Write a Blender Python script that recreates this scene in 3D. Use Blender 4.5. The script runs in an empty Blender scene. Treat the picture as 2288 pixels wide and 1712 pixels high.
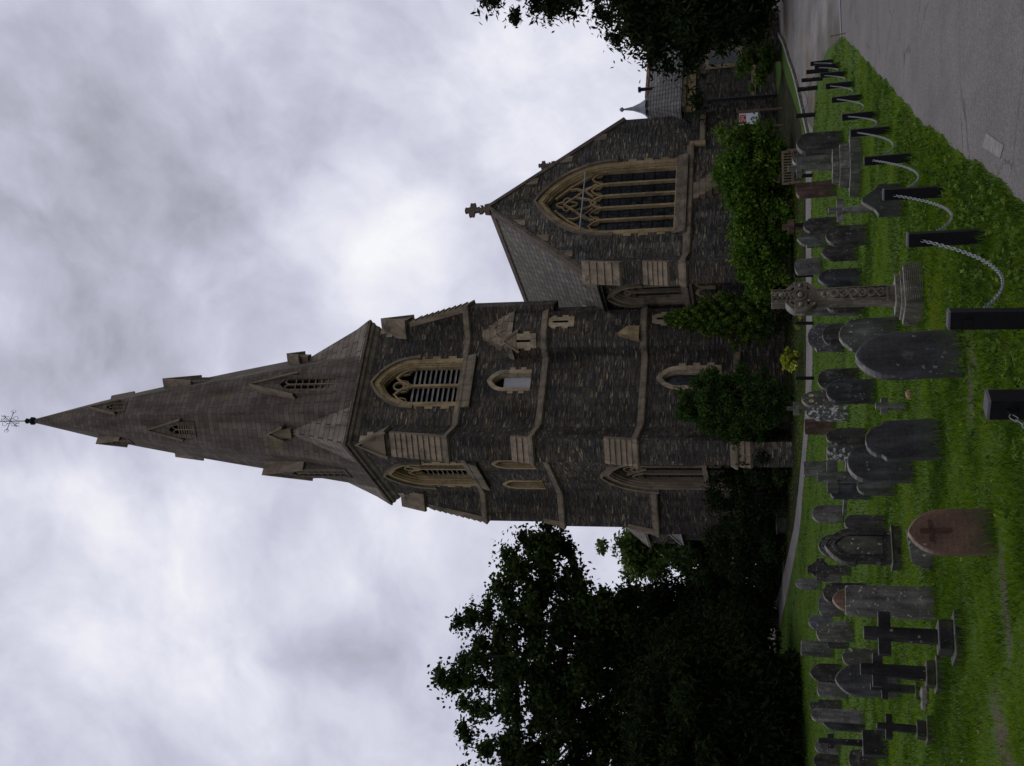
import bpy, bmesh, math, random
import numpy as np
from mathutils import Vector, Matrix
from mathutils.geometry import tessellate_polygon
random.seed(7); rng = np.random.default_rng(11)
R = math.radians
S = bpy.context.scene
COL = S.collection

# ---------------------------------------------------------------- camera (a portrait photograph lying on its side)
PITCH, ROLL, EYE = R(14.63), R(-0.92), 1.55
fw = Vector((0, math.cos(PITCH), math.sin(PITCH)))
up0 = Vector((0, -math.sin(PITCH), math.cos(PITCH)))
ri0 = Vector((1, 0, 0))
ri = ri0*math.cos(ROLL) + up0*math.sin(ROLL)
up = up0*math.cos(ROLL) - ri0*math.sin(ROLL)
cam = bpy.data.cameras.new('camera'); co = bpy.data.objects.new('camera', cam); COL.objects.link(co)
cx, cy, cz = -up, ri, -fw
co.matrix_world = Matrix(((cx.x, cy.x, cz.x, 0), (cx.y, cy.y, cz.y, 0), (cx.z, cy.z, cz.z, EYE), (0, 0, 0, 1)))
cam.sensor_width = 36; cam.lens = 36*2430/2288; cam.clip_end = 3000; cam.clip_start = .1
S.camera = co

# ---------------------------------------------------------------- node helpers
class NT:
    def __init__(s, tree): s.t = tree
    def n(s, typ, ins=None, **kw):
        nd = s.t.nodes.new(typ)
        for k, v in kw.items(): setattr(nd, k, v)
        for k, v in (ins or {}).items(): s.put(nd.inputs[k], v)
        return nd
    def put(s, sock, v):
        if isinstance(v, bpy.types.NodeSocket): s.t.links.new(v, sock)
        elif isinstance(v, bpy.types.Node): s.t.links.new(v.outputs[0], sock)
        else:
            if isinstance(v, (tuple, list)) and len(v) == 3 and sock.type == 'RGBA': v = (*v, 1)
            sock.default_value = v
    def math(s, op, a, b=0.0, c=0.0, clamp=False):
        return s.n('ShaderNodeMath', {0: a, 1: b, 2: c}, operation=op, use_clamp=clamp).outputs[0]
    def vmath(s, op, a, b=(0, 0, 0)):
        nd = s.n('ShaderNodeVectorMath', {0: a, 1: b}, operation=op)
        return nd.outputs[1] if op in ('DOT_PRODUCT', 'LENGTH') else nd.outputs[0]
    def mix(s, f, a, b, blend='MIX'):
        nd = s.n('ShaderNodeMix', data_type='RGBA', blend_type=blend)
        s.put(nd.inputs[0], f); s.put(nd.inputs[6], a); s.put(nd.inputs[7], b)
        return nd.outputs[2]
    def noise(s, vec, scale, detail=4, rough=.55, dist=0):
        return s.n('ShaderNodeTexNoise', {'Vector': vec, 'Scale': scale, 'Detail': detail, 'Roughness': rough, 'Distortion': dist})
    def ramp(s, f, stops, interp='LINEAR'):
        nd = s.n('ShaderNodeValToRGB', {0: f}); cr = nd.color_ramp; cr.interpolation = interp
        while len(cr.elements) > 1: cr.elements.remove(cr.elements[-1])
        cr.elements[0].position = stops[0][0]; cr.elements[0].color = (*stops[0][1], 1)
        for p, c in stops[1:]:
            e = cr.elements.new(p); e.color = (*c, 1)
        return nd.outputs[0]
    def rng(s, v, a, b, c=0., d=1.):
        return s.n('ShaderNodeMapRange', {0: v, 1: a, 2: b, 3: c, 4: d}).outputs[0]
    def scale(s, vec, xyz):
        return s.vmath('MULTIPLY', vec, xyz)

# ---------------------------------------------------------------- world: overcast sky, daylight behind cloud
W = bpy.data.worlds.new('World'); S.world = W; W.use_nodes = True
t = NT(W.node_tree); W.node_tree.nodes.clear()
SUN_EL, SUN_AZ = R(62), R(18)      # sun behind the church, to the right
sky = t.n('ShaderNodeTexSky', sky_type='NISHITA', sun_disc=False, sun_elevation=SUN_EL, sun_rotation=SUN_AZ)
dirv = t.n('ShaderNodeTexCoord').outputs['Generated']
sep = t.n('ShaderNodeSeparateXYZ', {0: dirv})
warp = t.vmath('SUBTRACT', t.noise(dirv, 2.3, 4, .55).outputs['Color'], (.5, .5, .5))
dw = t.vmath('ADD', dirv, t.scale(warp, (.22, .22, .22)))
n1 = t.noise(t.scale(dw, (1.2, 1., 1.7)), 3.2, 5, .5).outputs[0]
sk = t.vmath('DOT_PRODUCT', dw, (.55, -.2, -.8)); sk2 = t.vmath('DOT_PRODUCT', dw, (.8, .1, .6))
n2 = t.noise(t.n('ShaderNodeCombineXYZ', {0: t.math('MULTIPLY', sk, 1.35), 1: t.math('MULTIPLY', sk2, .9), 2: sep.outputs[1]}).outputs[0], 6.0, 6, .55).outputs[0]
n3 = t.noise(dw, 13, 5, .55).outputs[0]
def pix_dir(x, y):
    return (ri*((856-y)/2430) + up*((1144-x)/2430) + fw).normalized()
dv = t.vmath('NORMALIZE', t.vmath('ADD', dirv, t.scale(warp, (.16, .16, .16))))
val = t.math('ADD', .675, t.math('MULTIPLY', t.math('SUBTRACT', n1, .5), .42))
val = t.math('ADD', val, t.math('MULTIPLY', t.math('SUBTRACT', n2, .5), .90))
val = t.math('ADD', val, t.math('MULTIPLY', t.math('SUBTRACT', n3, .5), .34))
for (x, y, amp, r_) in [
        (380, 430, -.20, 270), (150, 200, -.06, 210), (250, 600, -.13, 180), (850, 400, .19, 170), (900, 620, .21, 120), (1160, 90, .22, 150),
        (1300, 320, .16, 150), (160, 1440, .20, 260), (600, 1110, .12, 100), (760, 1280, .16, 90), (940, 1180, .12, 120), (60, 760, -.08, 150),
        (300, 860, -.06, 150), (640, 400, -.07, 150), (860, 1400, -.05, 120), (640, 1560, -.04, 160), (1040, 250, -.05, 110), (700, 520, .08, 90)]:
    d = t.vmath('DOT_PRODUCT', dv, tuple(pix_dir(x, y)))
    g = t.math('POWER', 2.718, t.math('MULTIPLY', t.math('SUBTRACT', d, 1.0), 2*(2430/r_)**2))
    val = t.math('ADD', val, t.math('MULTIPLY', g, amp))
val = t.math('MAXIMUM', t.math('MINIMUM', val, .98), .24)
ccol = t.ramp(val, [(0., (.0, .0, .0)), (.3, (.282, .286, .332)), (.6, (.552, .556, .680)), (.8, (.762, .766, .868)), (1., (.97, .97, .985))])
cloud = t.scale(ccol, (10, 10, 10))          # radiance of lit cloud, divided out again by the background strength
mixc = t.mix(.97, sky.outputs[0], cloud)
low = t.rng(sep.outputs[2], -.02, .02)
mixc = t.mix(low, (.6, .65, .6), mixc)
bg = t.n('ShaderNodeBackground', {0: mixc, 1: .1})
t.put(t.n('ShaderNodeOutputWorld').inputs[0], bg.outputs[0])
W.cycles.sampling_method = 'MANUAL'; W.cycles.sample_map_resolution = 512

sl = bpy.data.lights.new('sun', 'SUN'); so = bpy.data.objects.new('sun', sl); COL.objects.link(so)
sl.energy = .5; sl.angle = R(40); sl.color = (1, .97, .92)
sd = Vector((math.sin(SUN_AZ)*math.cos(SUN_EL), math.cos(SUN_AZ)*math.cos(SUN_EL), math.sin(SUN_EL)))
so.rotation_euler = sd.to_track_quat('Z', 'Y').to_euler()
S.view_settings.view_transform = 'Standard'; S.view_settings.look = 'None'
S.view_settings.exposure = 0; S.view_settings.gamma = 1; S.view_settings.use_curve_mapping = False
S.cycles.max_bounces = 6; S.cycles.diffuse_bounces = 3; S.cycles.transparent_max_bounces = 4

# ---------------------------------------------------------------- materials
def newmat(name):
    m = bpy.data.materials.new(name); m.use_nodes = True
    nt = NT(m.node_tree); b = m.node_tree.nodes['Principled BSDF']
    b.inputs['Specular IOR Level'].default_value = .25
    return m, nt, b
def finish(nt, b, col, rough=.9, bump=None, bstr=.3, bdist=.03, spec=None, metal=None):
    nt.put(b.inputs['Base Color'], col); nt.put(b.inputs['Roughness'], rough)
    if spec is not None: b.inputs['Specular IOR Level'].default_value = spec
    if metal is not None: b.inputs['Metallic'].default_value = metal
    if bump is not None:
        nt.put(b.inputs['Normal'], nt.n('ShaderNodeBump', {'Height': bump, 'Strength': bstr, 'Distance': bdist}))
def obj_vec(nt): return nt.n('ShaderNodeTexCoord').outputs['Object']

def m_rubble(name, stops, sx=2.9, sz=17., mort=(.036, .032, .029), lo=.65, hi=1.3):
    m, nt, b = newmat(name); v = obj_vec(nt)
    wob = nt.vmath('SUBTRACT', nt.noise(v, 1.6, 3).outputs['Color'], (.5, .5, .5))
    v2 = nt.vmath('ADD', nt.scale(v, (sx, sx, sz)), nt.scale(wob, (.5, .5, 1.3)))
    vo = nt.n('ShaderNodeTexVoronoi', {'Vector': v2, 'Scale': 1., 'Randomness': .85})
    ed = nt.n('ShaderNodeTexVoronoi', {'Vector': v2, 'Scale': 1., 'Randomness': .85}, feature='DISTANCE_TO_EDGE')
    rnd = nt.n('ShaderNodeSeparateColor', {0: vo.outputs['Color']}).outputs[0]
    c = nt.ramp(rnd, stops, 'CONSTANT')
    c = nt.mix(.5, c, nt.ramp(nt.noise(nt.scale(v, (1, 1, 3)), 9, 4).outputs[0], [(.3, (.25, .25, .25)), (.7, (.78, .76, .72))]), 'OVERLAY')
    e = nt.rng(ed.outputs[0], .015, .09)
    c = nt.mix(e, mort, c)
    big = nt.rng(nt.noise(v, .33, 4, .6).outputs[0], .3, .7, lo, hi)
    stain = nt.rng(nt.noise(nt.scale(v, (1.1, 1.1, .16)), 1.3, 4, .6).outputs[0], .35, .62, .62, 1.1)
    k = nt.math('MULTIPLY', big, stain)
    c = nt.mix(1., c, nt.ramp(nt.noise(v, .8, 4, .6).outputs[0], [(.34, (.78, .82, .86)), (.5, (.93, .93, .90)), (.66, (1.12, 1.02, .86))]), 'MULTIPLY')
    c = nt.mix(1., c, nt.n('ShaderNodeCombineColor', {0: k, 1: k, 2: k}).outputs[0], 'MULTIPLY')
    h = nt.math('ADD', nt.math('MULTIPLY', e, .7), nt.math('MULTIPLY', rnd, .6))
    finish(nt, b, c, .92, h, .55, .06)
    return m
def m_ashlar(name, c1, c2, blot, sx=1.5, sz=3.2, mort=.72, blotlo=.56, blothi=.68):
    m, nt, b = newmat(name); v = obj_vec(nt)
    vo = nt.n('ShaderNodeTexVoronoi', {'Vector': nt.scale(v, (sx, sx, sz)), 'Scale': 1., 'Randomness': .35})
    ed = nt.n('ShaderNodeTexVoronoi', {'Vector': nt.scale(v, (sx, sx, sz)), 'Scale': 1., 'Randomness': .35}, feature='DISTANCE_TO_EDGE')
    rnd = nt.n('ShaderNodeSeparateColor', {0: vo.outputs['Color']}).outputs[1]
    c = nt.mix(rnd, c1, c2)
    c = nt.mix(nt.rng(nt.noise(v, 1.1, 5, .62).outputs[0], blotlo, blothi), c, blot)
    dk = nt.rng(nt.noise(nt.scale(v, (2.5, 2.5, .5)), 1.2, 5, .6).outputs[0], .3, .65, .55, 1.12)
    fine = nt.rng(nt.noise(v, 22, 3).outputs[0], .3, .7, .82, 1.15)
    e = nt.rng(ed.outputs[0], .01, .05, mort, 1)
    k = nt.math('MULTIPLY', nt.math('MULTIPLY', dk, e), fine)
    c = nt.mix(1., c, nt.n('ShaderNodeCombineColor', {0: k, 1: k, 2: k}).outputs[0], 'MULTIPLY')
    finish(nt, b, c, .9, nt.math('ADD', e, nt.math('MULTIPLY', fine, .25)), .35, .03)
    return m
def m_courses(name, c1, c2, blot, course=.30, blotamt=(.6, .72)):
    m, nt, b = newmat(name); v = obj_vec(nt); sp = nt.n('ShaderNodeSeparateXYZ', {0: v})
    ang = nt.math('ARCTAN2', sp.outputs[1], sp.outputs[0])
    vec = nt.n('ShaderNodeCombineXYZ', {0: nt.math('MULTIPLY', ang, 2.4), 1: sp.outputs[2], 2: 0.}).outputs[0]
    br = nt.n('ShaderNodeTexBrick', {'Vector': vec, 'Color1': c1, 'Color2': c2, 'Mortar': (.045, .042, .04), 'Scale': 1., 'Mortar Size': .018,
                                     'Mortar Smooth': .3, 'Bias': 0., 'Brick Width': .75, 'Row Height': course})
    c = br.outputs['Color']
    c = nt.mix(nt.rng(nt.noise(v, .7, 6, .65).outputs[0], *blotamt), c, blot)
    k = nt.rng(nt.noise(nt.scale(v, (1.6, 1.6, .35)), 1.1, 5, .6).outputs[0], .3, .7, .5, 1.38)
    c = nt.mix(1., c, nt.n('ShaderNodeCombineColor', {0: k, 1: k, 2: k}).outputs[0], 'MULTIPLY')
    finish(nt, b, c, .9, nt.math('SUBTRACT', nt.noise(v, 9, 4).outputs[0], br.outputs['Fac']), .3, .04)
    return m
def m_slate(name, c1, c2, moss=None, row=.2, w=.3):
    m, nt, b = newmat(name); v = obj_vec(nt); sp = nt.n('ShaderNodeSeparateXYZ', {0: v})
    u = nt.math('ADD', nt.math('MULTIPLY', sp.outputs[0], .0 if moss else 1.), sp.outputs[1])
    vec = nt.n('ShaderNodeCombineXYZ', {0: u, 1: nt.math('MULTIPLY', sp.outputs[2], 1.25), 2: 0.}).outputs[0]
    br = nt.n('ShaderNodeTexBrick', {'Vector': vec, 'Color1': c1, 'Color2': c2, 'Mortar': tuple(q*.35 for q in c1), 'Scale': 1., 'Mortar Size': .03,
                                     'Mortar Smooth': .2, 'Bias': 0., 'Brick Width': w, 'Row Height': row})
    c = br.outputs['Color']
    if moss: c = nt.mix(nt.rng(nt.noise(v, .9, 6, .6).outputs[0], .48, .72, 0, .75), c, moss)
    k = nt.rng(nt.noise(v, 2.2, 5, .6).outputs[0], .3, .7, .7, 1.25)
    c = nt.mix(1., c, nt.n('ShaderNodeCombineColor', {0: k, 1: k, 2: k}).outputs[0], 'MULTIPLY')
    finish(nt, b, c, .7, nt.math('SUBTRACT', 1., br.outputs['Fac']), .5, .03)
    return m
def m_grave(name, c1, c2, lich=None, lo=.6, hi=.68, lscale=7., rough=.62, streak=.9, spec=.10, rows=0.):
    c1 = tuple(q*.36 for q in c1); c2 = tuple(q*.74 for q in c2)
    m, nt, b = newmat(name)
    v = nt.vmath('ADD', obj_vec(nt), nt.scale(nt.n('ShaderNodeObjectInfo').outputs['Location'], (3.1, 3.7, .0)))
    c = nt.mix(nt.rng(nt.noise(nt.scale(v, (1, 1, .22)), 6., 5, .6).outputs[0], .35, .66), c1, c2)
    k = nt.rng(nt.noise(nt.scale(v, (1, 1, .12)), 14., 3, .6).outputs[0], .3, .7, 1-streak*.6, 1+streak*.5)
    c = nt.mix(1., c, nt.n('ShaderNodeCombineColor', {0: k, 1: k, 2: k}).outputs[0], 'MULTIPLY')
    bl = nt.rng(nt.noise(v, 3.2, 5, .65).outputs[0], .32, .68, .42, 1.55)
    c = nt.mix(1., c, nt.n('ShaderNodeCombineColor', {0: bl, 1: bl, 2: bl}).outputs[0], 'MULTIPLY')
    fine = nt.noise(v, 60, 3, .6).outputs[0]
    c = nt.mix(nt.rng(fine, .35, .75, 0, .35), c, tuple(q*2. for q in c2))
    if lich:
        sv = nt.n('ShaderNodeTexVoronoi', {'Vector': nt.vmath('ADD', v, nt.scale(nt.noise(v, 30., 3).outputs['Color'], (.05, .05, .05))), 'Scale': 19.}); sc_ = nt.n('ShaderNodeSeparateColor', {0: sv.outputs['Color']})
        sp_ = nt.math('MULTIPLY', nt.math('LESS_THAN', sv.outputs['Distance'], nt.math('MULTIPLY', sc_.outputs[1], .36)), nt.math('GREATER_THAN', sc_.outputs[0], .80))
        c = nt.mix(nt.math('MULTIPLY', sp_, .8), c, tuple(min(.36, q*1.25+.02) for q in lich))
        c = nt.mix(nt.rng(nt.noise(v, lscale, 6, .68).outputs[0], lo, hi), c, lich)
    zl = nt.n('ShaderNodeSeparateXYZ', {0: obj_vec(nt)})
    alg = nt.math('MULTIPLY', nt.rng(zl.outputs[2], .30, .02), nt.rng(nt.noise(v, 7, 5, .65).outputs[0], .42, .62))
    c = nt.mix(alg, c, (.040, .058, .018))                  # algae where the stone meets damp grass
    if rows:                                                # worn cut lettering, no longer legible
        wv = nt.math('SINE', nt.math('MULTIPLY', zl.outputs[2], 6.283/rows))
        lt = nt.noise(nt.scale(obj_vec(nt), (1., .2, .35)), 95., 2, .6).outputs[0]
        k2 = nt.math('MULTIPLY', nt.math('MULTIPLY', nt.rng(wv, .1, .5), nt.rng(lt, .5, .56)), nt.math('MULTIPLY', nt.rng(nt.math('ABSOLUTE', zl.outputs[0]), .17, .14), nt.rng(zl.outputs[2], .16, .2)))
        c = nt.mix(nt.math('MULTIPLY', k2, .3), c, tuple(q*.25 for q in c1))
    nz_ = nt.n('ShaderNodeSeparateXYZ', {0: nt.n('ShaderNodeTexCoord').outputs['Normal']}).outputs[2]      # sky-lit top edges painted paler, broken up like crusty growth
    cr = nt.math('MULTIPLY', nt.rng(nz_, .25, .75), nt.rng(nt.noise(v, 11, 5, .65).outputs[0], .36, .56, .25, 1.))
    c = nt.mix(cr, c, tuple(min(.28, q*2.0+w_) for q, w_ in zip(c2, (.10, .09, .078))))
    h = nt.math('ADD', nt.noise(v, 18, 5, .6).outputs[0], nt.math('MULTIPLY', fine, .4))
    finish(nt, b, c, nt.rng(fine, .3, .7, rough-.08, rough+.25), h, .4, .012, spec)
    return m
def m_plain(name, c, rough=.8, metal=0., spec=.3, var=.25, sc=8., bump=.15):
    m, nt, b = newmat(name); v = obj_vec(nt)
    n = nt.noise(v, sc, 5, .6).outputs[0]
    k = nt.rng(n, .3, .7, 1-var, 1+var)
    col = nt.mix(1., c, nt.n('ShaderNodeCombineColor', {0: k, 1: k, 2: k}).outputs[0], 'MULTIPLY')
    finish(nt, b, col, rough, n, bump, .01, spec, metal)
    return m
def m_leaf(name, rough=.75, trans=.25, spec=.06):
    m, nt, b = newmat(name)
    a = nt.n('ShaderNodeAttribute', attribute_name='tint').outputs['Color']
    finish(nt, b, a, rough, spec=spec)
    tr = nt.n('ShaderNodeBsdfTranslucent', {0: a})
    mx = nt.n('ShaderNodeMixShader', {0: trans, 1: b.outputs[0], 2: tr.outputs[0]})
    nt.put(m.node_tree.nodes['Material Output'].inputs[0], mx.outputs[0])
    return m
def m_glass():
    m, nt, b = newmat('leaded glass'); v = obj_vec(nt); sp = nt.n('ShaderNodeSeparateXYZ', {0: v})
    u = nt.math('ADD', sp.outputs[0], sp.outputs[1])
    br = nt.n('ShaderNodeTexBrick', {'Vector': nt.n('ShaderNodeCombineXYZ', {0: u, 1: sp.outputs[2], 2: 0.}).outputs[0], 'Color1': (.010, .012, .014), 'Color2': (.040, .046, .050), 'Mortar': (.003, .003, .003),
                                     'Scale': 1., 'Mortar Size': .012, 'Bias': -.2, 'Brick Width': .19, 'Row Height': .27})
    br.offset = 0.
    c = nt.mix(nt.rng(nt.noise(v, 1.4, 4).outputs[0], .35, .7), br.outputs['Color'], (.020, .024, .026))
    finish(nt, b, c, nt.rng(nt.noise(v, 5, 3).outputs[0], .3, .7, .12, .4), nt.noise(v, 6, 3).outputs[0], .35, .02, .45)
    return m
M = {}
M['rubble'] = m_rubble('rubble stone', [(0, (.066, .057, .050)), (.2, (.086, .074, .064)), (.40, (.038, .034, .032)), (.58, (.108, .092, .076)), (.70, (.056, .051, .048)), (.84, (.130, .110, .084)), (.95, (.24, .20, .14))])
M['rubble_grey'] = m_rubble('grey rubble stone', [(0, (.080, .075, .067)), (.22, (.108, .101, .090)), (.42, (.048, .046, .043)), (.62, (.138, .127, .108)), (.82, (.165, .150, .125)), (.95, (.29, .26, .20))])
M['tan'] = m_ashlar('tan dressed stone', (.31, .225, .115), (.37, .275, .15), (.16, .125, .08))
M['tan_pale'] = m_ashlar('pale dressed stone', (.35, .275, .175), (.41, .33, .22), (.20, .165, .115))
M['weather'] = m_ashlar('weathered coping stone', (.20, .155, .105), (.25, .195, .135), (.10, .092, .065), 1.1, .9, .9)
M['capstone'] = m_ashlar('rough cap stone', (.20, .150, .105), (.27, .205, .145), (.12, .105, .08), 1.6, 3.0, .22)
M['string'] = m_ashlar('string course stone', (.21, .165, .11), (.16, .13, .095), (.085, .08, .06), 1.3, 1.)
M['cornice'] = m_ashlar('dark cornice stone', (.115, .092, .07), (.145, .115, .085), (.05, .048, .04), 1.3, 2.)
M['spire'] = m_courses('spire stone', (.092, .072, .058), (.132, .104, .082), (.150, .110, .040), blotamt=(.60, .76))
M['broach'] = m_courses('broach stone', (.165, .136, .108), (.215, .178, .142), (.12, .10, .075), .33)
M['slate'] = m_slate('slate roof', (.105, .088, .076), (.20, .172, .150), (.125, .120, .045), .32, .42)
M['slate_pale'] = m_slate('pale slate roof', (.125, .12, .115), (.185, .178, .17))
M['lead'] = m_plain('lead', (.25, .26, .28), .5, 0., .4)
M['glass'] = m_glass()
M['board'] = m_plain('pale board', (.36, .35, .37), .6, 0., .3, .12)
M['louvre'] = m_plain('slate louvre', (.22, .21, .20), .8, 0., .2, .5, 2.5)
M['void'] = m_plain('dark interior', (.006, .006, .006), .95, 0., .05)
M['iron'] = m_plain('black iron', (.006, .006, .007), .6, 0., .12, .3, 30.)
M['post_top'] = m_plain('paler post top', (.055, .050, .056), .6, 0., .3, .3, 30.)  # caps coloured paler than the black shafts
M['iron_pipe'] = m_plain('black pipe', (.010, .010, .010), .45)
M['gilt'] = m_plain('gilding', (.60, .42, .10), .4, .6)
M['chain'] = m_plain('galvanised steel', (.24, .25, .265), .5, .5, .4, .25, 60.)
M['ridge_tile'] = m_plain('ridge tile', (.30, .17, .10), .8)
M['bark'] = m_plain('bark', (.045, .036, .028), .95, 0., .1, .4, 4., .8)
M['leaf'] = m_leaf('leaf'); M['needle'] = m_leaf('needle leaf', .8, .10, .03); M['blade'] = m_leaf('grass blade', .7, .3, .06)
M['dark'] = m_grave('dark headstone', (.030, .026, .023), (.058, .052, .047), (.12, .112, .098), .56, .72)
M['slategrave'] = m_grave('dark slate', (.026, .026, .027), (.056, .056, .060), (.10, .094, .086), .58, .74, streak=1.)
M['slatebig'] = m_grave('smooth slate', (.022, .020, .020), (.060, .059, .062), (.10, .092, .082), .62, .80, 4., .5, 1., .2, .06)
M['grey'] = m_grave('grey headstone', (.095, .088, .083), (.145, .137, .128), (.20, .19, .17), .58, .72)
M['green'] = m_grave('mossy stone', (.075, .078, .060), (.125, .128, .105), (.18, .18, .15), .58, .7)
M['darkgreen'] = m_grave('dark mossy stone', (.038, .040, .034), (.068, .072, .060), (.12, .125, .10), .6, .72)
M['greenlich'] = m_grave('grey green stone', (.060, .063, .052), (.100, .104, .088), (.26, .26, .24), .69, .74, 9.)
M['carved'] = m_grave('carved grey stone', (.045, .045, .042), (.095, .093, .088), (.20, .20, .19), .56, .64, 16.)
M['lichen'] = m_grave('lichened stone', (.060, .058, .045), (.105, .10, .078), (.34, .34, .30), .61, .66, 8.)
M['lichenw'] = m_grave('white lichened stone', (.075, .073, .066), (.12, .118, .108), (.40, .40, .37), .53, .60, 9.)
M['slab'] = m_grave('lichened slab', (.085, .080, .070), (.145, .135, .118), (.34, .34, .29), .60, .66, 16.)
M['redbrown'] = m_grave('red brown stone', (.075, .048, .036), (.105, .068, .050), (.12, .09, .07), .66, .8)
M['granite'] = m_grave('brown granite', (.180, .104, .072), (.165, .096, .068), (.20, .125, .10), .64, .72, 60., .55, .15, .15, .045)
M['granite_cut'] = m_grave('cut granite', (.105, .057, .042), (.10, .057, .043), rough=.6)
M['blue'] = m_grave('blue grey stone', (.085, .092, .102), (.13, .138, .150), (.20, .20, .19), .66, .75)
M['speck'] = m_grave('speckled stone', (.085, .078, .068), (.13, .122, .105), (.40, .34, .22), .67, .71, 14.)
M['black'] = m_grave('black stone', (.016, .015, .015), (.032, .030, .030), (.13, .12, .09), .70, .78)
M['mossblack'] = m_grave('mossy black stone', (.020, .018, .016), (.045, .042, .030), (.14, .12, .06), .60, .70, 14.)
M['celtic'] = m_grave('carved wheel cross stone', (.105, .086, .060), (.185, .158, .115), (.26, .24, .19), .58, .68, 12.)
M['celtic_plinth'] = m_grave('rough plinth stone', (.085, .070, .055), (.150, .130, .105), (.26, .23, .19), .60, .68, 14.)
M['wood'] = m_plain('weathered wood', (.13, .095, .07), .85, 0., .15, .35, 20.)
M['terracotta'] = m_plain('terracotta', (.30, .17, .12), .85)
M['kerb'] = m_plain('kerb concrete', (.19, .19, .20), .9, 0., .2, .25, 6.)
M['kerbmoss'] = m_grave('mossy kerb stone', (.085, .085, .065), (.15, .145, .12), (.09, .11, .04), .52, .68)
M['white'] = m_plain('white sign face', (.72, .74, .78), .4, 0., .4, .05)
M['red'] = m_plain('red sign panel', (.55, .03, .03), .4, 0., .4, .05)
M['teal'] = m_plain('green sign lettering', (.05, .20, .20), .4, 0., .4, .05)
M['marking'] = m_plain('worn road paint', (.19, .18, .172), .9, 0., .2, .3, 14.)

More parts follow.
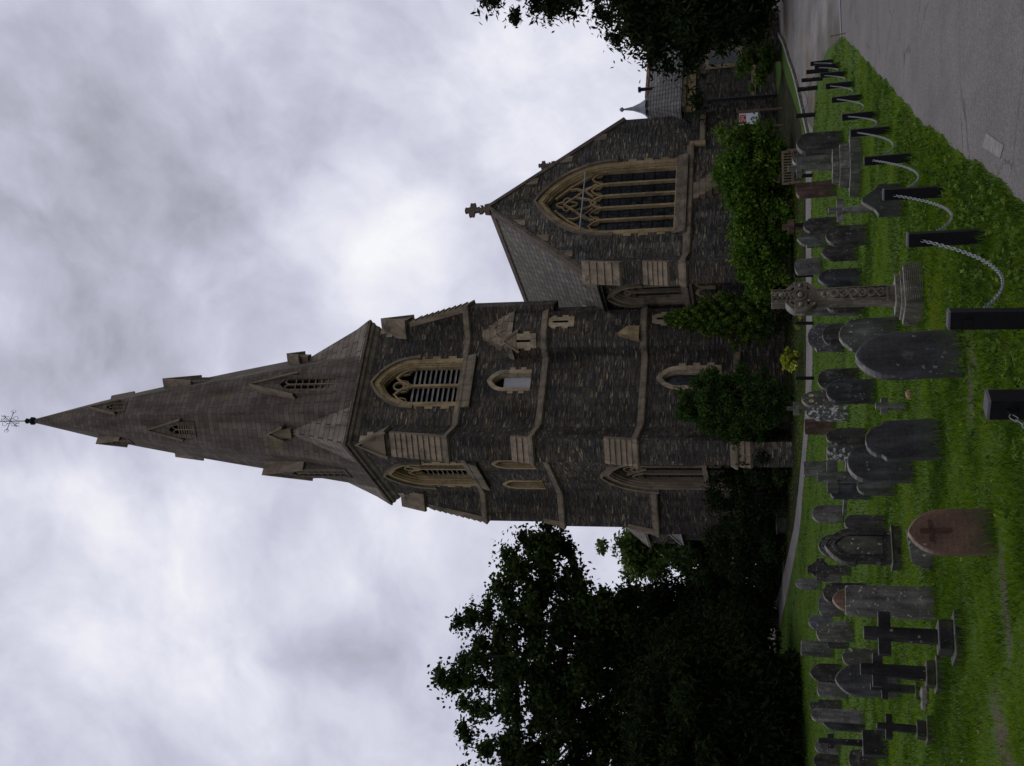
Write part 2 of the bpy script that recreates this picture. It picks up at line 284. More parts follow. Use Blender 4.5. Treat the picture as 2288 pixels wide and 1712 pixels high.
# ---------------------------------------------------------------- mesh helpers
def link(name, me, mat=None, parent=None):
    o = bpy.data.objects.new(name, me); COL.objects.link(o)
    if mat is not None: me.materials.append(M[mat] if isinstance(mat, str) else mat)
    if parent is not None: o.parent = parent
    return o
def tag(o, label=None, cat=None, group=None, kind=None):
    if label: o['label'] = label
    if cat: o['category'] = cat
    if group: o['group'] = group
    if kind: o['kind'] = kind
    return o
def empty(name, loc, rz=0., label=None, cat=None, group=None):
    o = bpy.data.objects.new(name, None); COL.objects.link(o); o.empty_display_size = .2
    o.location = loc; o.rotation_euler = (0, 0, rz)
    return tag(o, label, cat, group)
class MB:
    def __init__(s): s.v = []; s.f = []
    def add(s, vs, fs):
        k = len(s.v); s.v += [tuple(p) for p in vs]; s.f += [tuple(i+k for i in f) for f in fs]; return s
    def box(s, x0, x1, y0, y1, z0, z1):
        return s.add([(x0,y0,z0),(x1,y0,z0),(x1,y1,z0),(x0,y1,z0),(x0,y0,z1),(x1,y0,z1),(x1,y1,z1),(x0,y1,z1)],
                     [(3,2,1,0),(4,5,6,7),(0,1,5,4),(1,2,6,5),(2,3,7,6),(3,0,4,7)])
    def frustum(s, w0, d0, w1, d1, z0, z1, cx=0, cy=0):
        return s.add([(cx+a*w/2, cy+b*d/2, z) for w, d, z in ((w0, d0, z0), (w1, d1, z1)) for a, b in ((-1,-1),(1,-1),(1,1),(-1,1))],
                     [(3,2,1,0),(4,5,6,7),(0,1,5,4),(1,2,6,5),(2,3,7,6),(3,0,4,7)])
    def prism(s, poly, fn, a, b):
        """poly of (u,v), fn(u,v,w)->point, extruded from w=a to w=b"""
        n = len(poly); k = len(s.v)
        s.v += [tuple(fn(u, v, a)) for u, v in poly] + [tuple(fn(u, v, b)) for u, v in poly]
        tri = tessellate_polygon([[Vector((u, v, 0)) for u, v in poly]])
        for q in tri: s.f.append(tuple(k+i for i in q)); s.f.append(tuple(k+n+i for i in reversed(q)))
        for i in range(n): j = (i+1) % n; s.f.append((k+i, k+j, k+n+j, k+n+i))
        return s
    def sheet(s, loops, fn, w):
        """flat face with holes at depth w"""
        pts = [p for l in loops for p in l]; k = len(s.v)
        s.v += [tuple(fn(u, v, w)) for u, v in pts]
        for q in tessellate_polygon([[Vector((u, v, 0)) for u, v in l] for l in loops]): s.f.append(tuple(k+i for i in q))
        return s
    def loft(s, rings, closed=True, cap=False):
        n = len(rings[0]); k = len(s.v)
        for r_ in rings: s.v += [tuple(p) for p in r_]
        for a in range(len(rings)-1):
            for i in range(n if closed else n-1):
                j = (i+1) % n; s.f.append((k+a*n+i, k+a*n+j, k+(a+1)*n+j, k+(a+1)*n+i))
        if cap:
            s.f.append(tuple(k+i for i in reversed(range(n)))); s.f.append(tuple(k+(len(rings)-1)*n+i for i in range(n)))
        return s
    def tube(s, path, r, n=6, cap=True):
        path = [Vector(p) for p in path]; rings = []
        for i, p in enumerate(path):
            d = (path[min(i+1, len(path)-1)] - path[max(i-1, 0)]).normalized()
            a = d.orthogonal().normalized() if i == 0 else (a - d*a.dot(d)).normalized()
            b = d.cross(a); rr = r[i] if isinstance(r, (list, tuple)) else r
            rings.append([p + (a*math.cos(2*math.pi*k/n) + b*math.sin(2*math.pi*k/n))*rr for k in range(n)])
        return s.loft(rings, True, cap)
    def strip(s, line, fn, w, a, b, closed=False):
        """ribbon of width w along 2d polyline, extruded from depth a to b, mitred"""
        L = [Vector((p[0], p[1])) for p in line]; n = len(L); left = []; right = []
        for i in range(n):
            if closed: p0, p1 = L[i-1], L[(i+1) % n]
            else: p0, p1 = L[max(i-1, 0)], L[min(i+1, n-1)]
            d = (p1-p0).normalized(); nn = Vector((-d.y, d.x))
            left.append(L[i]+nn*w/2); right.append(L[i]-nn*w/2)
        rings = [[fn(l.x, l.y, a), fn(r_.x, r_.y, a), fn(r_.x, r_.y, b), fn(l.x, l.y, b)] for l, r_ in zip(left, right)]
        if closed: rings.append(rings[0])
        return s.loft(rings, True, not closed)
    def build(s, name, mat=None, parent=None, smooth=False, fix=True, bevel=0.):
        me = bpy.data.meshes.new(name); me.from_pydata(s.v, [], s.f); me.update()
        if fix or bevel:
            bm = bmesh.new(); bm.from_mesh(me)
            bmesh.ops.recalc_face_normals(bm, faces=bm.faces)
            bm.to_mesh(me); bm.free()
        if smooth:
            for p in me.polygons: p.use_smooth = True
        o = link(name, me, mat, parent)
        if bevel:
            md = o.modifiers.new('bevel', 'BEVEL'); md.width = bevel; md.segments = 2; md.limit_method = 'ANGLE'; md.angle_limit = R(40)
        return o
def arch_pts(u0, a, zs, za, n=9):
    """pointed arch from right spring to left spring, via apex"""
    r_ = za-zs
    if r_ <= a*1.001:
        return [(u0+a*math.cos(math.pi*i/(2*n)), zs+r_*math.sin(math.pi*i/(2*n))) for i in range(2*n+1)]
    cxx = (a*a-r_*r_)/(2*a); rad = a-cxx; th = math.atan2(r_, -cxx)
    rgt = [(u0+cxx+rad*math.cos(th*i/n), zs+rad*math.sin(th*i/n)) for i in range(n+1)]
    return rgt + [(2*u0-u, z) for u, z in reversed(rgt[:-1])]
def arch_loop(u0, a, zb, zs, za, n=9, jam=()):
    """closed outline; jam = heights on the jambs so that lofts match"""
    A = arch_pts(u0, a, zs, za, n)
    return [(u0-a, zb), (u0+a, zb)] + A
def zg(Y):
    return 0. if Y < 15 else (.0016*(Y-15)**2 if Y < 48 else 1.7424+.075*(Y-48))
# ================================================================ the church (local frame: x along the right face, y into the picture)
CH = empty('church', (-1.566, 54.195, 0), R(30), 'dark stone church with a tall broach spire, tan window dressings and a slate roofed gable', 'church')
h = 3.3
def face(ox, oy, ux, uy, nx, ny):
    return lambda u, z, o: Vector((ox+ux*u+nx*o, oy+uy*u+ny*o, z))
FR = face(0, -h, 1, 0, 0, -1)            # right face of the tower
FL = face(-h, 0, 0, 1, -1, 0)            # left face of the tower
FG = face(0, -7, 1, 0, 0, -1)            # gable wall
FS = face(3.7, 0, 0, 1, -1, 0)           # side wall below the slate roof
def quoined(u0, a, zb, zs, za, sur, q, step, n=9, ph=0):
    A = arch_pts(u0, a+sur, zs, za+sur*1.25, n)
    pts = []; z = zb; k = ph; rgt = []
    while z < zs-.02:
        z2 = min(z+step, zs); w = a+sur+(q if k % 2 else 0)
        rgt += [(w, z), (w, z2)]; z = z2; k += 1
    left = [(u0-w, z) for w, z in rgt]; right = [(u0+w, z) for w, z in rgt]
    return list(reversed(left)) + right + A     # from top left jamb down, across, up the right, over the arch
def window(F, name, u0, a, zb, zs, za, depth=.38, sur=.18, q=.10, step=.3, lights=1, fill='glass', hood=True, sill=0., mat='tan', tracery=None, panes=True, label=None):
    hole = arch_loop(u0, a, zb, zs, za)
    mb = MB(); out = quoined(u0, a, zb, zs, za, sur, q, step)
    mb.sheet([out, hole], F, .035)
    mb.loft([[F(u, z, .035) for u, z in out], [F(u, z, -.05) for u, z in out]])
    rings = []
    for o, ins in ((.035, 0), (-.04, .015), (-.06, .06), (-.16, .075), (-.18, .12), (-depth, .135)):
        k = ins*min(1., a/.8)
        rings.append([F(u, z, o) for u, z in arch_loop(u0, a-k, zb+k*.5, zs, za-k*1.3)])
    mb.loft(rings)
    w = mb.build(name, mat, CH)
    if label: w['label'] = label
    k = .135*min(1., a/.8); a2, zb2, za2 = a-k, zb+k*.5, za-k*1.3
    inner = arch_loop(u0, a2, zb2, zs, za2)
    if fill == 'glass':
        g = MB().sheet([inner], F, -depth+.02).build('glass', 'glass', w)
    elif fill == 'board':
        zt = zs+(za2-zs)*.15
        MB().sheet([inner], F, -depth).build('dark_recess', 'void', w)
        MB().prism([(u0-a2+.01, zb2), (u0+a2-.01, zb2), (u0+a2-.01, zt), (u0-a2+.01, zt)], F, -depth+.1, -depth+.03).build('panel', 'board', w)
    elif fill == 'louvre':
        MB().sheet([inner], F, -depth-.25).build('dark_recess', 'void', w)
        lv = MB(); n = max(4, int((zs+(za2-zs)*.25-zb2)/.27))
        for i in range(n):
            z = zb2+.08+i*(zs+(za2-zs)*.12-zb2)/n
            wd = a2-.01
            lv.add([F(u0-wd, z, -depth+.10), F(u0+wd, z, -depth+.10), F(u0+wd, z+.16, -depth-.12), F(u0-wd, z+.16, -depth-.12),
                    F(u0-wd, z+.045, -depth+.10), F(u0+wd, z+.045, -depth+.10), F(u0+wd, z+.20, -depth-.12), F(u0-wd, z+.20, -depth-.12)],
                   [(0,1,2,3),(7,6,5,4),(0,4,5,1),(1,5,6,2),(2,6,7,3),(3,7,4,0)])
        lv.build('louvres', 'louvre', w)
    if lights > 1:
        tr = MB(); o1, o0 = -depth+.24, -depth+.04; lw = 2*a2/lights; mw = max(.075, lw*.13)
        hs = zs+(za2-zs)*(.02 if lights == 2 else .10)
        for i in range(1, lights):
            u = u0-a2+lw*i
            tr.strip([(u, zb2), (u, hs)], F, mw, o0, o1+.001*i)
        for i in range(lights):
            u = u0-a2+lw*(i+.5)
            pts = arch_pts(u, lw/2, hs, hs+lw*.95, 6)
            tr.strip(pts, F, mw*.8, o0, o1-.012-.002*i)
            for sg in (-1, 1):                   # little cusps in the light heads
                tr.strip([(u+sg*lw*.47, hs+lw*.18), (u+sg*lw*.22, hs+lw*.36), (u+sg*lw*.16, hs+lw*.66)], F, mw*.32, o0, o1-.06-.002*i)
        if tracery == 'y':
            ac = lambda s: [(u0+s*a2*.0, hs), (u0+s*a2*.22, zs+(za2-zs)*.42), (u0+s*a2*.52, zs+(za2-zs)*.66)]
            tr.strip(ac(1), F, mw*.8, o0, o1-.02); tr.strip(ac(-1), F, mw*.8, o0, o1-.024)
            cyy = zs+(za2-zs)*.52; rr = a2*.22
            tr.strip([(u0+rr*math.cos(x), cyy+rr*1.25*math.sin(x)) for x in np.linspace(0, 2*math.pi, 13)[:-1]], F, mw*.7, o0, o1-.03, True)
        if tracery == 'east':
            top = za2
            # intersecting sub arches, a central pointed lozenge and a quatrefoil at the head
            for sg in (-1, 1):
                tr.strip([(u0+sg*lw*.5, hs+lw*.75), (u0+sg*lw*1.0, hs+lw*1.35), (u0+sg*lw*1.5, hs+lw*.75)], F, mw, o0, o1-.02-.002*sg)
                tr.strip([(u0+sg*lw*1.5, hs+lw*.6), (u0+sg*lw*1.15, hs+lw*1.35), (u0+sg*lw*.55, hs+lw*2.0), (u0, hs+lw*2.75)], F, mw, o0, o1-.027-.002*sg)
                tr.strip([(u0+sg*a2*.97, hs+lw*.85), (u0+sg*a2*.80, hs+lw*1.5), (u0+sg*a2*.58, hs+lw*2.3), (u0+sg*a2*.20, top-(top-hs)*.14)], F, mw*1.1, o0, o1-.034-.002*sg)
                tr.strip([(u0+sg*lw*1.0, hs+lw*1.35), (u0+sg*lw*1.28, hs+lw*1.95), (u0+sg*lw*1.2, hs+lw*2.4)], F, mw*.8, o0, o1-.041-.002*sg)
                tr.strip([(u0, hs+lw*.55), (u0+sg*lw*.34, hs+lw*1.1), (u0+sg*lw*.55, hs+lw*1.98)], F, mw*.9, o0, o1-.048-.002*sg)
            cyy = hs+(top-hs)*.655; rr = a2*.17
            tr.strip([(u0+rr*(1+.28*math.cos(4*x))*math.cos(x), cyy+rr*1.3*(1+.28*math.cos(4*x))*math.sin(x)) for x in np.linspace(0, 2*math.pi, 33)[:-1]], F, mw*.75, o0, o1-.06, True)
        tr.build('tracery', mat, w)
        if fill == 'glass' and lights > 2 and panes:
            ir = MB()
            for z in np.arange(zb2+.5, hs, .55): ir.strip([(u0-a2, z), (u0+a2, z)], F, .03, -depth+.03, -depth+.05)
            ir.build('saddle_bars', 'iron', w)
    if hood:
        hd = MB(); pts = arch_pts(u0, a+sur+.06, zs-.1, za+sur*1.25+.09)
        hd.strip(pts, F, .13, 0, .17)
        for sg in (-1, 1): hd.prism([(u0+sg*(a+sur-.04), zs-.28), (u0+sg*(a+sur+.17), zs-.28), (u0+sg*(a+sur+.17), zs-.09), (u0+sg*(a+sur-.04), zs-.09)], F, .0, .19)
        hd.build('hood_mould', 'string' if mat == 'tan' else mat, w)
    if sill:
        sw = a+sur+.12
        sp = MB(); k = 0
        vs = [F(u0-sw, zb, .05), F(u0+sw, zb, .05), F(u0+sw, zb-sill, .22), F(u0-sw, zb-sill, .22), F(u0-sw, zb-sill-.1, .22), F(u0+sw, zb-sill-.1, .22), F(u0+sw, zb-sill-.1, .0), F(u0-sw, zb-sill-.1, .0),
              F(u0-sw, zb+.02, -.3), F(u0+sw, zb+.02, -.3)]
        sp.add(vs, [(0,1,2,3),(3,2,5,4),(4,5,6,7),(8,9,1,0),(0,3,4,7),(1,6,5,2)])
        sp.build('sill', 'string', w)
    return hole

# --- tower walls with real openings
holesR = [window(FR, 'belfry_window', .0, 1.12, 17.55, 20.1, 21.85, .5, .24, .14, .42, 2, 'louvre', True, .55, 'tan', 'y'),
          window(FR, 'lancet_window', .04, .40, 14.0, 15.35, 15.98, .38, .20, .13, .28, 1, 'board', False, .0, 'tan_pale'),
          window(FR, 'lancet_window', .04, .42, 4.9, 6.9, 7.65, .38, .22, .14, .33, 1, 'glass', False, .0, 'tan_pale')]
holesL = [window(FL, 'belfry_window', .35, 1.12, 17.55, 20.1, 21.85, .5, .24, .14, .42, 2, 'louvre', True, .55, 'tan', 'y'),
          window(FL, 'lancet_window', -.88, .36, 14.0, 15.4, 16.0, .34, .16, .0, .28, 1, 'glass', False, .0, 'tan'),
          window(FL, 'lancet_window', 1.50, .36, 14.0, 15.4, 16.0, .34, .16, .0, .28, 1, 'glass', False, .0, 'tan'),
          window(FL, 'traceried_window', .35, 1.35, 4.35, 8.5, 10.5, .5, .24, .0, .42, 3, 'glass', True, .0, 'weather', 'y')]
MB().prism([(-1.2, 5.72), (1.9, 5.72), (1.9, 5.95), (-1.2, 5.95)], FL, -.45, -.12).build('transom', 'weather', CH)
tw = MB()
tw.sheet([[(-h, 1.5), (h, 1.5), (h, 22.7), (-h, 22.7)]]+holesR, FR, 0)
tw.sheet([[(-h, 1.5), (h, 1.5), (h, 22.7), (-h, 22.7)]]+holesL, FL, 0)
tw.add([(h, -h, 1.5), (h, h, 1.5), (h, h, 22.7), (h, -h, 22.7), (-h, h, 1.5), (-h, h, 22.7)], [(0, 1, 2, 3), (1, 4, 5, 2)])
tw.build('tower_wall', 'rubble', CH, fix=False)

# --- diagonal buttresses
HW = .57
def saw(p0, p1, n, lip=.06):
    """stepped weathering profile from top p0 (d,z) to bottom p1, proud of the slope"""
    pts = []
    for i in range(n):
        a = Vector(p0).lerp(Vector(p1), i/n); b = Vector(p0).lerp(Vector(p1), (i+1)/n)
        pts += [(a.x+.02, a.y), (b.x+lip+.03, b.y)]
    return pts + [(p1[0], p1[1]-.10), (p1[0]-.25, p1[1]-.10), (p0[0]-.2, p0[1])]
def buttress(cx0, cy0, ex, ey, hw, prof, weath, gab=None, matw='weather'):
    e = Vector((ex, ey, 0)).normalized(); tt = Vector((-e.y, e.x, 0)); c0 = Vector((cx0, cy0, 0))
    fn = lambda d, z, w: c0+e*d+tt*w+Vector((0, 0, z))
    poly = [(-1., prof[0][1])] + prof + [(-1., prof[-1][1])]
    b = MB().prism(poly, fn, -hw, hw).build('buttress', 'rubble', CH)
    for p0, p1, n in weath:
        MB().prism(saw(p0, p1, n), fn, -hw-.035, hw+.035).build('weathering', matw, b)
    if gab:
        d0, zb, zt = gab
        g = MB(); f2 = lambda u, v, w: fn(w, v, u)
        g.prism([(-hw, zb), (hw, zb), (.09, zt-.25), (-.09, zt-.25)], f2, -.5, d0+.04)
        g.strip([(-hw-.1, zb-.08), (0, zt), (hw+.1, zb-.08)], f2, .16, -.45, d0+.12)
        g.build('gablet', 'weather', b)
    return b
PROF = [(1.85, 1.5), (1.85, 3.5), (1.62, 4.2), (1.62, 8.6), (1.28, 9.9), (1.28, 13.4), (1.05, 14.3), (1.05, 17.7), (.35, 20.5), (.35, 21.0)]
WE = [((.35, 20.55), (1.05, 17.75), 9), ((1.05, 14.35), (1.28, 13.45), 3), ((1.28, 9.95), (1.62, 8.65), 5), ((1.62, 4.25), (1.85, 3.5), 3)]
buttress(-h, -h, -1, -1, HW, PROF, WE, (.42, 20.8, 22.25))
buttress(-h, h, -1, 1, HW, PROF, WE, (.42, 20.8, 22.25))
buttress(h, -h, 1, -1, HW, [(1.05, 13.), (1.05, 17.7), (.35, 20.5), (.35, 21.)], WE[:1], (.42, 20.8, 22.25))

# --- string courses swept round tower, buttresses and stair turret
def sweep(path, prof):
    mb = MB(); P_ = [Vector(p) for p in path]; n = len(P_); rings = []
    for i in range(n):
        d0 = (P_[i]-P_[i-1]).normalized() if i else (P_[1]-P_[0]).normalized()
        d1 = (P_[i+1]-P_[i]).normalized() if i < n-1 else d0
        n0 = Vector((d0.y, -d0.x)); n1 = Vector((d1.y, -d1.x)); m = (n0+n1); m = m/max(m.dot(n0), .35) if m.length > .1 else n0
        rings.append([(P_[i].x+m.x*o, P_[i].y+m.y*o, z) for o, z in prof])
    return mb.loft(rings, True, True)
TUR = [(1.3, -h), (1.5, -3.9), (2.1, -4.3), (3.3, -4.3), (3.9, -3.8), (4.1, -h+.2)]
q2 = 1/math.sqrt(2)
def around(cx0, cy0, ex, ey, D, hw=HW):
    e = Vector((ex, ey)).normalized(); tt = Vector((e.y*-1, e.x)); c = Vector((cx0, cy0))
    return [c+e*D-tt*hw, c+e*D+tt*hw]
def string_path(D, turret=False, right_b=False):
    k = HW/q2
    p = [Vector((-h, h-k))]
    fl = around(-h, h, -1, 1, D); p = [Vector((-h+k, h)), fl[0], fl[1], Vector((-h, h-k))]
    nb = around(-h, -h, -1, -1, D)
    p += [Vector((-h, -h+k)), nb[0], nb[1], Vector((-h+k, -h))]
    if turret: p += [Vector(q) for q in TUR]
    elif right_b:
        rb = around(h, -h, 1, -1, D); p += [Vector((h-k, -h)), rb[0], rb[1], Vector((h, -h+k))]
    else: p += [Vector((1.35, -h))]
    return p
def sp(z, t=.24, o=.13): return [(-.05, z-t*.55), (o*.3, z-t*.55), (o*.45, z-t*.35), (o, z-t*.35), (o, z-t*.05), (.012, z+t*1.0), (-.05, z+t*1.0)]
def dedupe(p):
    out = []
    for q in p:
        if not out or (Vector(q)-out[-1]).length > .01: out.append(Vector(q))
    return out
for z, D, tu, rb in ((17.45, 1.07, False, True), (13.30, 1.30, True, False), (8.45, 1.64, True, False), (4.12, 1.7, False, False)):
    pth = dedupe(string_path(D, tu, rb))
    if z < 12:            # broken by the tall traceried window
        sweep(pth[:3]+[Vector((-h, 2.05))], sp(z)).build('string_course', 'string', CH); pth = [Vector((-h, -1.2))]+pth[4:]
    sweep(pth, sp(z)).build('string_course', 'string', CH)
sq = lambda a: [(-a, a), (-a, -a), (a, -a), (a, a), (-a, a)]
cor = MB()
ci = [(-h, 22.35), (-h-.06, 22.42), (-h-.12, 22.6), (-h-.22, 22.68), (-h-.24, 22.82), (-h-.34, 22.86), (-h-.34, 22.96), (-h-.28, 23.0), (-h+.3, 23.0)]
cor.loft([[(-x, x, z), (x, x, z), (x, -x, z), (-x, -x, z)] for x, z in ci])
cor.build('cornice', 'cornice', CH)
# pale quoin stones beneath the cornice
for cxx, cyy, ex, ey in ((-h, -h, -1, -1), (h, -h, 1, -1), (-h, h, -1, 1)):
    qs = MB()
    for i in range(3):
        L_ = .55 if i % 2 else .34
        z0 = 22.34-.34*(i+1)
        qs.add([(cxx+ex*.02, cyy+ey*.02, z0), (cxx-ex*L_, cyy+ey*.02, z0), (cxx-ex*L_, cyy+ey*.02, z0+.32), (cxx+ex*.02, cyy+ey*.02, z0+.32),
                (cxx+ex*.02, cyy-ey*(.9-L_), z0), (cxx+ex*.02, cyy-ey*(.9-L_), z0+.32)], [(0,1,2,3), (0,4,5,3)])
    qs.build('quoin', 'tan_pale', CH)

# --- stair turret
tt_ = MB(); ring = [(1.3, -h+.1)] + TUR[1:-1] + [(4.1, -h+.2), (4.1, -2.5), (1.3, -2.5)]
tt_.loft([[(x, y, 1.5) for x, y in ring], [(x, y, 15.0) for x, y in ring]], True, False)
tur = tt_.build('stair_turret', 'rubble', CH)
cp = MB(); c0 = Vector((2.95, -3.25))
def sc(f, o=0): return [((c0.x+(x-c0.x)*f), (-h+.05+(y+h-.05)*f) if y < -h+.15 else y) for x, y in ring]
prev = None; lv = []
for i in range(6):
    f0, f1 = 1.08-.165*i, 1.08-.165*(i+1)+.085; z0, z1 = 14.95+.36*i, 14.95+.36*(i+1)
    lv += [[(x, y, z0) for x, y in sc(f0)], [(x, y, z1-.03) for x, y in sc(f1)]]
cp.loft(lv, True, True); cp.build('turret_cap', 'capstone', tur)
# gablet and slit on the canted side of the turret
def slit(o3, ux, uy, zb, zt, w=.34, gable=False):
    u = Vector((ux, uy, 0)).normalized(); nn = Vector((u.y, -u.x, 0)); f = lambda a, z, o: Vector((*o3, 0))+u*a+nn*o+Vector((0, 0, z))
    outl = []
    for i, z in enumerate(np.arange(zb, zt-.05, .3)):
        ww = w+(.1 if i % 2 else 0); outl += [(ww, z), (ww, min(z+.3, zt))]
    poly = [(-a, z) for a, z in reversed(outl)] + outl + ([] if gable else [(w*.7, zt+.22), (-w*.7, zt+.22)])
    s_ = MB().prism(poly, f, -.05, .05).build('slit_window', 'tan_pale', tur)
    MB().prism([(-.055, zb+.3), (.055, zb+.3), (.055, zt-.05), (0, zt+.06), (-.055, zt-.05)], f, .03, .058).build('opening', 'void', s_)
    if gable:
        g = MB(); g.prism([(-w-.12, zt), (w+.1, zt), (0, zt+.6)], f, -.5, .09)
        g.strip([(-w-.2, zt-.14), (0, zt+.66), (w+.2, zt-.14)], f, .11, -.4, .16); g.build('gablet', 'weather', s_)
slit((2.7, -4.3), 1, 0, 11.9, 12.95, .27)
slit((1.8, -4.1), .6, -.4, 13.75, 14.75, .36, True)
MB().prism([(1.62, 8.7), (2.3, 8.7), (2.3, 9.3), (1.9, 9.75)], lambda u, v, w: Vector((u, w, v)), -4.02, -4.42).build('offset_stone', 'tan', tur)
for zb_ in (6.6, 7.9): pass
slit((2.7, -4.3), 1, 0, 7.1, 7.9, .27)

# --- spire
SPZ = [(23.0, 3.60), (24.5, 3.36), (28., 2.86), (31.5, 2.36), (35.1, 1.82), (37.6, 1.42), (40., .99), (42.3, .53), (44.45, .10)]
lean = lambda z: (-.17*max(0, z-24)/20.6, .10*max(0, z-24)/20.6)
def apo(z): return float(np.interp(z, [q[0] for q in SPZ], [q[1] for q in SPZ]))
def octo(z, a=None):
    a = apo(z) if a is None else a; r_ = a/math.cos(math.pi/8); lx, ly = lean(z)
    return [(lx+r_*math.cos(math.pi/8+k*math.pi/4), ly+r_*math.sin(math.pi/8+k*math.pi/4), z) for k in range(8)]
spi = MB().loft([octo(z) for z, a in SPZ], True, True).build('spire', 'spire', CH)
for sx, sy in ((-1, -1), (1, -1), (-1, 1), (1, 1)):
    zt = 26.9; a = apo(zt)*q2+.02; b0 = 3.62
    v1 = Vector((sx*b0, sy*b0*.30, 23.0)); v2 = Vector((sx*b0*.30, sy*b0, 23.0)); c = Vector((sx*b0, sy*b0, 23.0))
    cm = c.lerp(Vector((sx*a, sy*a, zt)), .18)+Vector((-sx*.06, -sy*.06, 0)); v1m = v1; tp = Vector((sx*a, sy*a, zt))
    br = MB().add([c, v1, v2, tp, cm], [(0, 1, 4), (1, 3, 4), (0, 4, 2), (4, 3, 2)]).build('broach', 'broach', spi)
    # gablet at the broach tip
    e = Vector((sx, sy, 0)).normalized(); tn = Vector((-e.y, e.x, 0)); base = Vector((sx*a, sy*a, 0))
    fn = lambda u, z, w: base+tn*u+e*w+Vector((0, 0, z))
    g = MB(); g.prism([(-.24, 26.6), (.24, 26.6), (.24, 27.25), (0, 27.75), (-.24, 27.25)], fn, -.7, .28)
    g.strip([(-.40, 27.0), (0, 27.86), (.40, 27.0)], fn, .12, -.75, .42)
    g.build('broach_gablet', 'weather', spi)
def lucarne(ang, z0, z1, z2, hw, lo=0.):
    e = Vector((math.cos(ang), math.sin(ang), 0)); tn = Vector((-e.y, e.x, 0)); lx, ly = lean(z1); c = Vector((lx, ly, 0))
    D = apo(z0)+.03; fn = lambda u, z, w: c+tn*u+e*w+Vector((0, 0, z))
    ow = hw*.52; hole = arch_loop(0, ow, z0+.08, z1-.1, z1+hw*.9, 5)
    m = MB(); outl = [(-hw, z0), (hw, z0), (hw, z1), (0, z2), (-hw, z1)]
    m.sheet([outl, hole], fn, D); m.loft([[fn(u, z, D) for u, z in outl], [fn(u, z, apo(z2)-.3) for u, z in outl]])
    m.loft([[fn(u, z, D) for u, z in hole], [fn(u, z, D-.22) for u, z in hole]])
    L_ = m.build('lucarne', 'spire', spi)
    MB().sheet([hole], fn, D-.2).build('opening', 'void', L_)
    lv = MB(); n = 7
    for i in range(n):
        z = z0+.14+i*(z1-z0-.2)/n
        lv.prism([(-ow, z), (ow, z), (ow, z+.05), (-ow, z+.05)], fn, D-.18, D-.05)
    lv.strip([(0, z0+.08), (0, z1)], fn, ow*.22, D-.19, D-.02)
    lv.strip([(0, z1-.02), (ow*.45, z1+hw*.4), (ow*.75, z1+hw*.2)], fn, ow*.16, D-.19, D-.025); lv.strip([(0, z1-.02), (-ow*.45, z1+hw*.4), (-ow*.75, z1+hw*.2)], fn, ow*.16, D-.19, D-.027)
    lv.build('louvres', 'weather', L_)
    rf = MB(); s_ = (z2-z1)/hw
    rf.strip([(-hw-.12, z1-.12*s_+.04), (0, z2+.09), (hw+.12, z1-.12*s_+.04)], fn, .09, apo(z2)-.3, D+.10)
    rf.build('gable_roof', 'weather', L_)
for k in (3, 2): lucarne(k*math.pi/2 if k == 3 else math.pi, 24.1, 26.8, 28.9, .55)
for ang in (-135, -45, 135): lucarne(R(ang), 32.7, 33.9, 35.5, .46)
for ang in (-90, 180, 0): lucarne(R(ang), 37.5, 38.5, 39.7, .30)
# weather vane cross on the spire tip
vx, vy = lean(44.5)
vn = MB().tube([(vx, vy, 44.3), (vx, vy, 47.2)], .028, 6)
vn.loft([[(vx+r_*math.cos(k*math.pi/4), vy+r_*math.sin(k*math.pi/4), z) for k in range(8)] for r_, z in ((.12, 44.3), (.24, 44.5), (.24, 44.62), (.10, 44.75), (.17, 44.95), (.05, 45.1))], True, True)
for ang in (0, math.pi/2):
    ca, sa = math.cos(ang), math.sin(ang); f = lambda u, z: (vx+u*ca, vy+u*sa, z)
    vn.tube([f(-.62, 46.1), f(.62, 46.1)], .02, 5)
    for sg in (-1, 1):
        for zz_ in (-1, 1):
            vn.tube([f(sg*.08, 46.1+zz_*.5), f(sg*.28, 46.1+zz_*.42), f(sg*.32, 46.1+zz_*.22), f(sg*.12, 46.1+zz_*.1)], .013, 4)
            vn.tube([f(sg*.5, 46.1), f(sg*.62, 46.1+zz_*.16), f(sg*.74, 46.1+zz_*.06)], .013, 4)
van = vn.build('weather_vane', 'iron', CH)
ck = [(-.42, .10), (-.50, .34), (-.34, .42), (-.18, .22), (.05, .20), (.16, .36), (.24, .42), (.34, .34), (.26, .26), (.20, .06), (.02, -.04), (-.22, 0)]
MB().prism([(u, 47.2+z) for u, z in ck], lambda u, z, w: Vector((vx+u*.8, vy+w-u*.5, z)), -.04, .04).build('cockerel', 'gilt', van)

# --- chancel: gable wall, side wall, slate roof
AP = (7.9, 16.05); sl_ = 1.255
gz = lambda x: AP[1]-abs(x-AP[0])*sl_
eastw = window(FG, 'east_window', 8.0, 1.98, 6.95, 10.1, 13.45, .45, .24, .12, .40, 5, 'glass', True, .45, 'tan', 'east')
g = MB(); g.sheet([[(3.7, 1.2), (13.0, 1.2), (13.0, gz(13.0)), AP, (3.7, gz(3.7))], eastw], FG, 0)
sidew = window(FS, 'side_window', -4.92, .66, 6.7, 8.75, 9.95, .36, .19, .12, .3, 2, 'glass', True, .25, 'weather', 'y')
g.sheet([[(-7, 1.2), (10, 1.2), (10, gz(3.7)), (-7, gz(3.7))], sidew], FS, 0)
g.add([(13.0, -7, 1.2), (13.0, 8, 1.2), (13.0, 8, gz(13.0)), (13.0, -7, gz(13.0))], [(0, 1, 2, 3)])
g.build('chancel_wall', 'rubble_grey', CH, fix=False)
lw = [window(FS, 'low_window', u, .27, 5.1, 5.6, 5.9, .2, .14, .0, .3, 1, 'glass', False, 0, 'tan') for u in (-5.75, -4.98)]
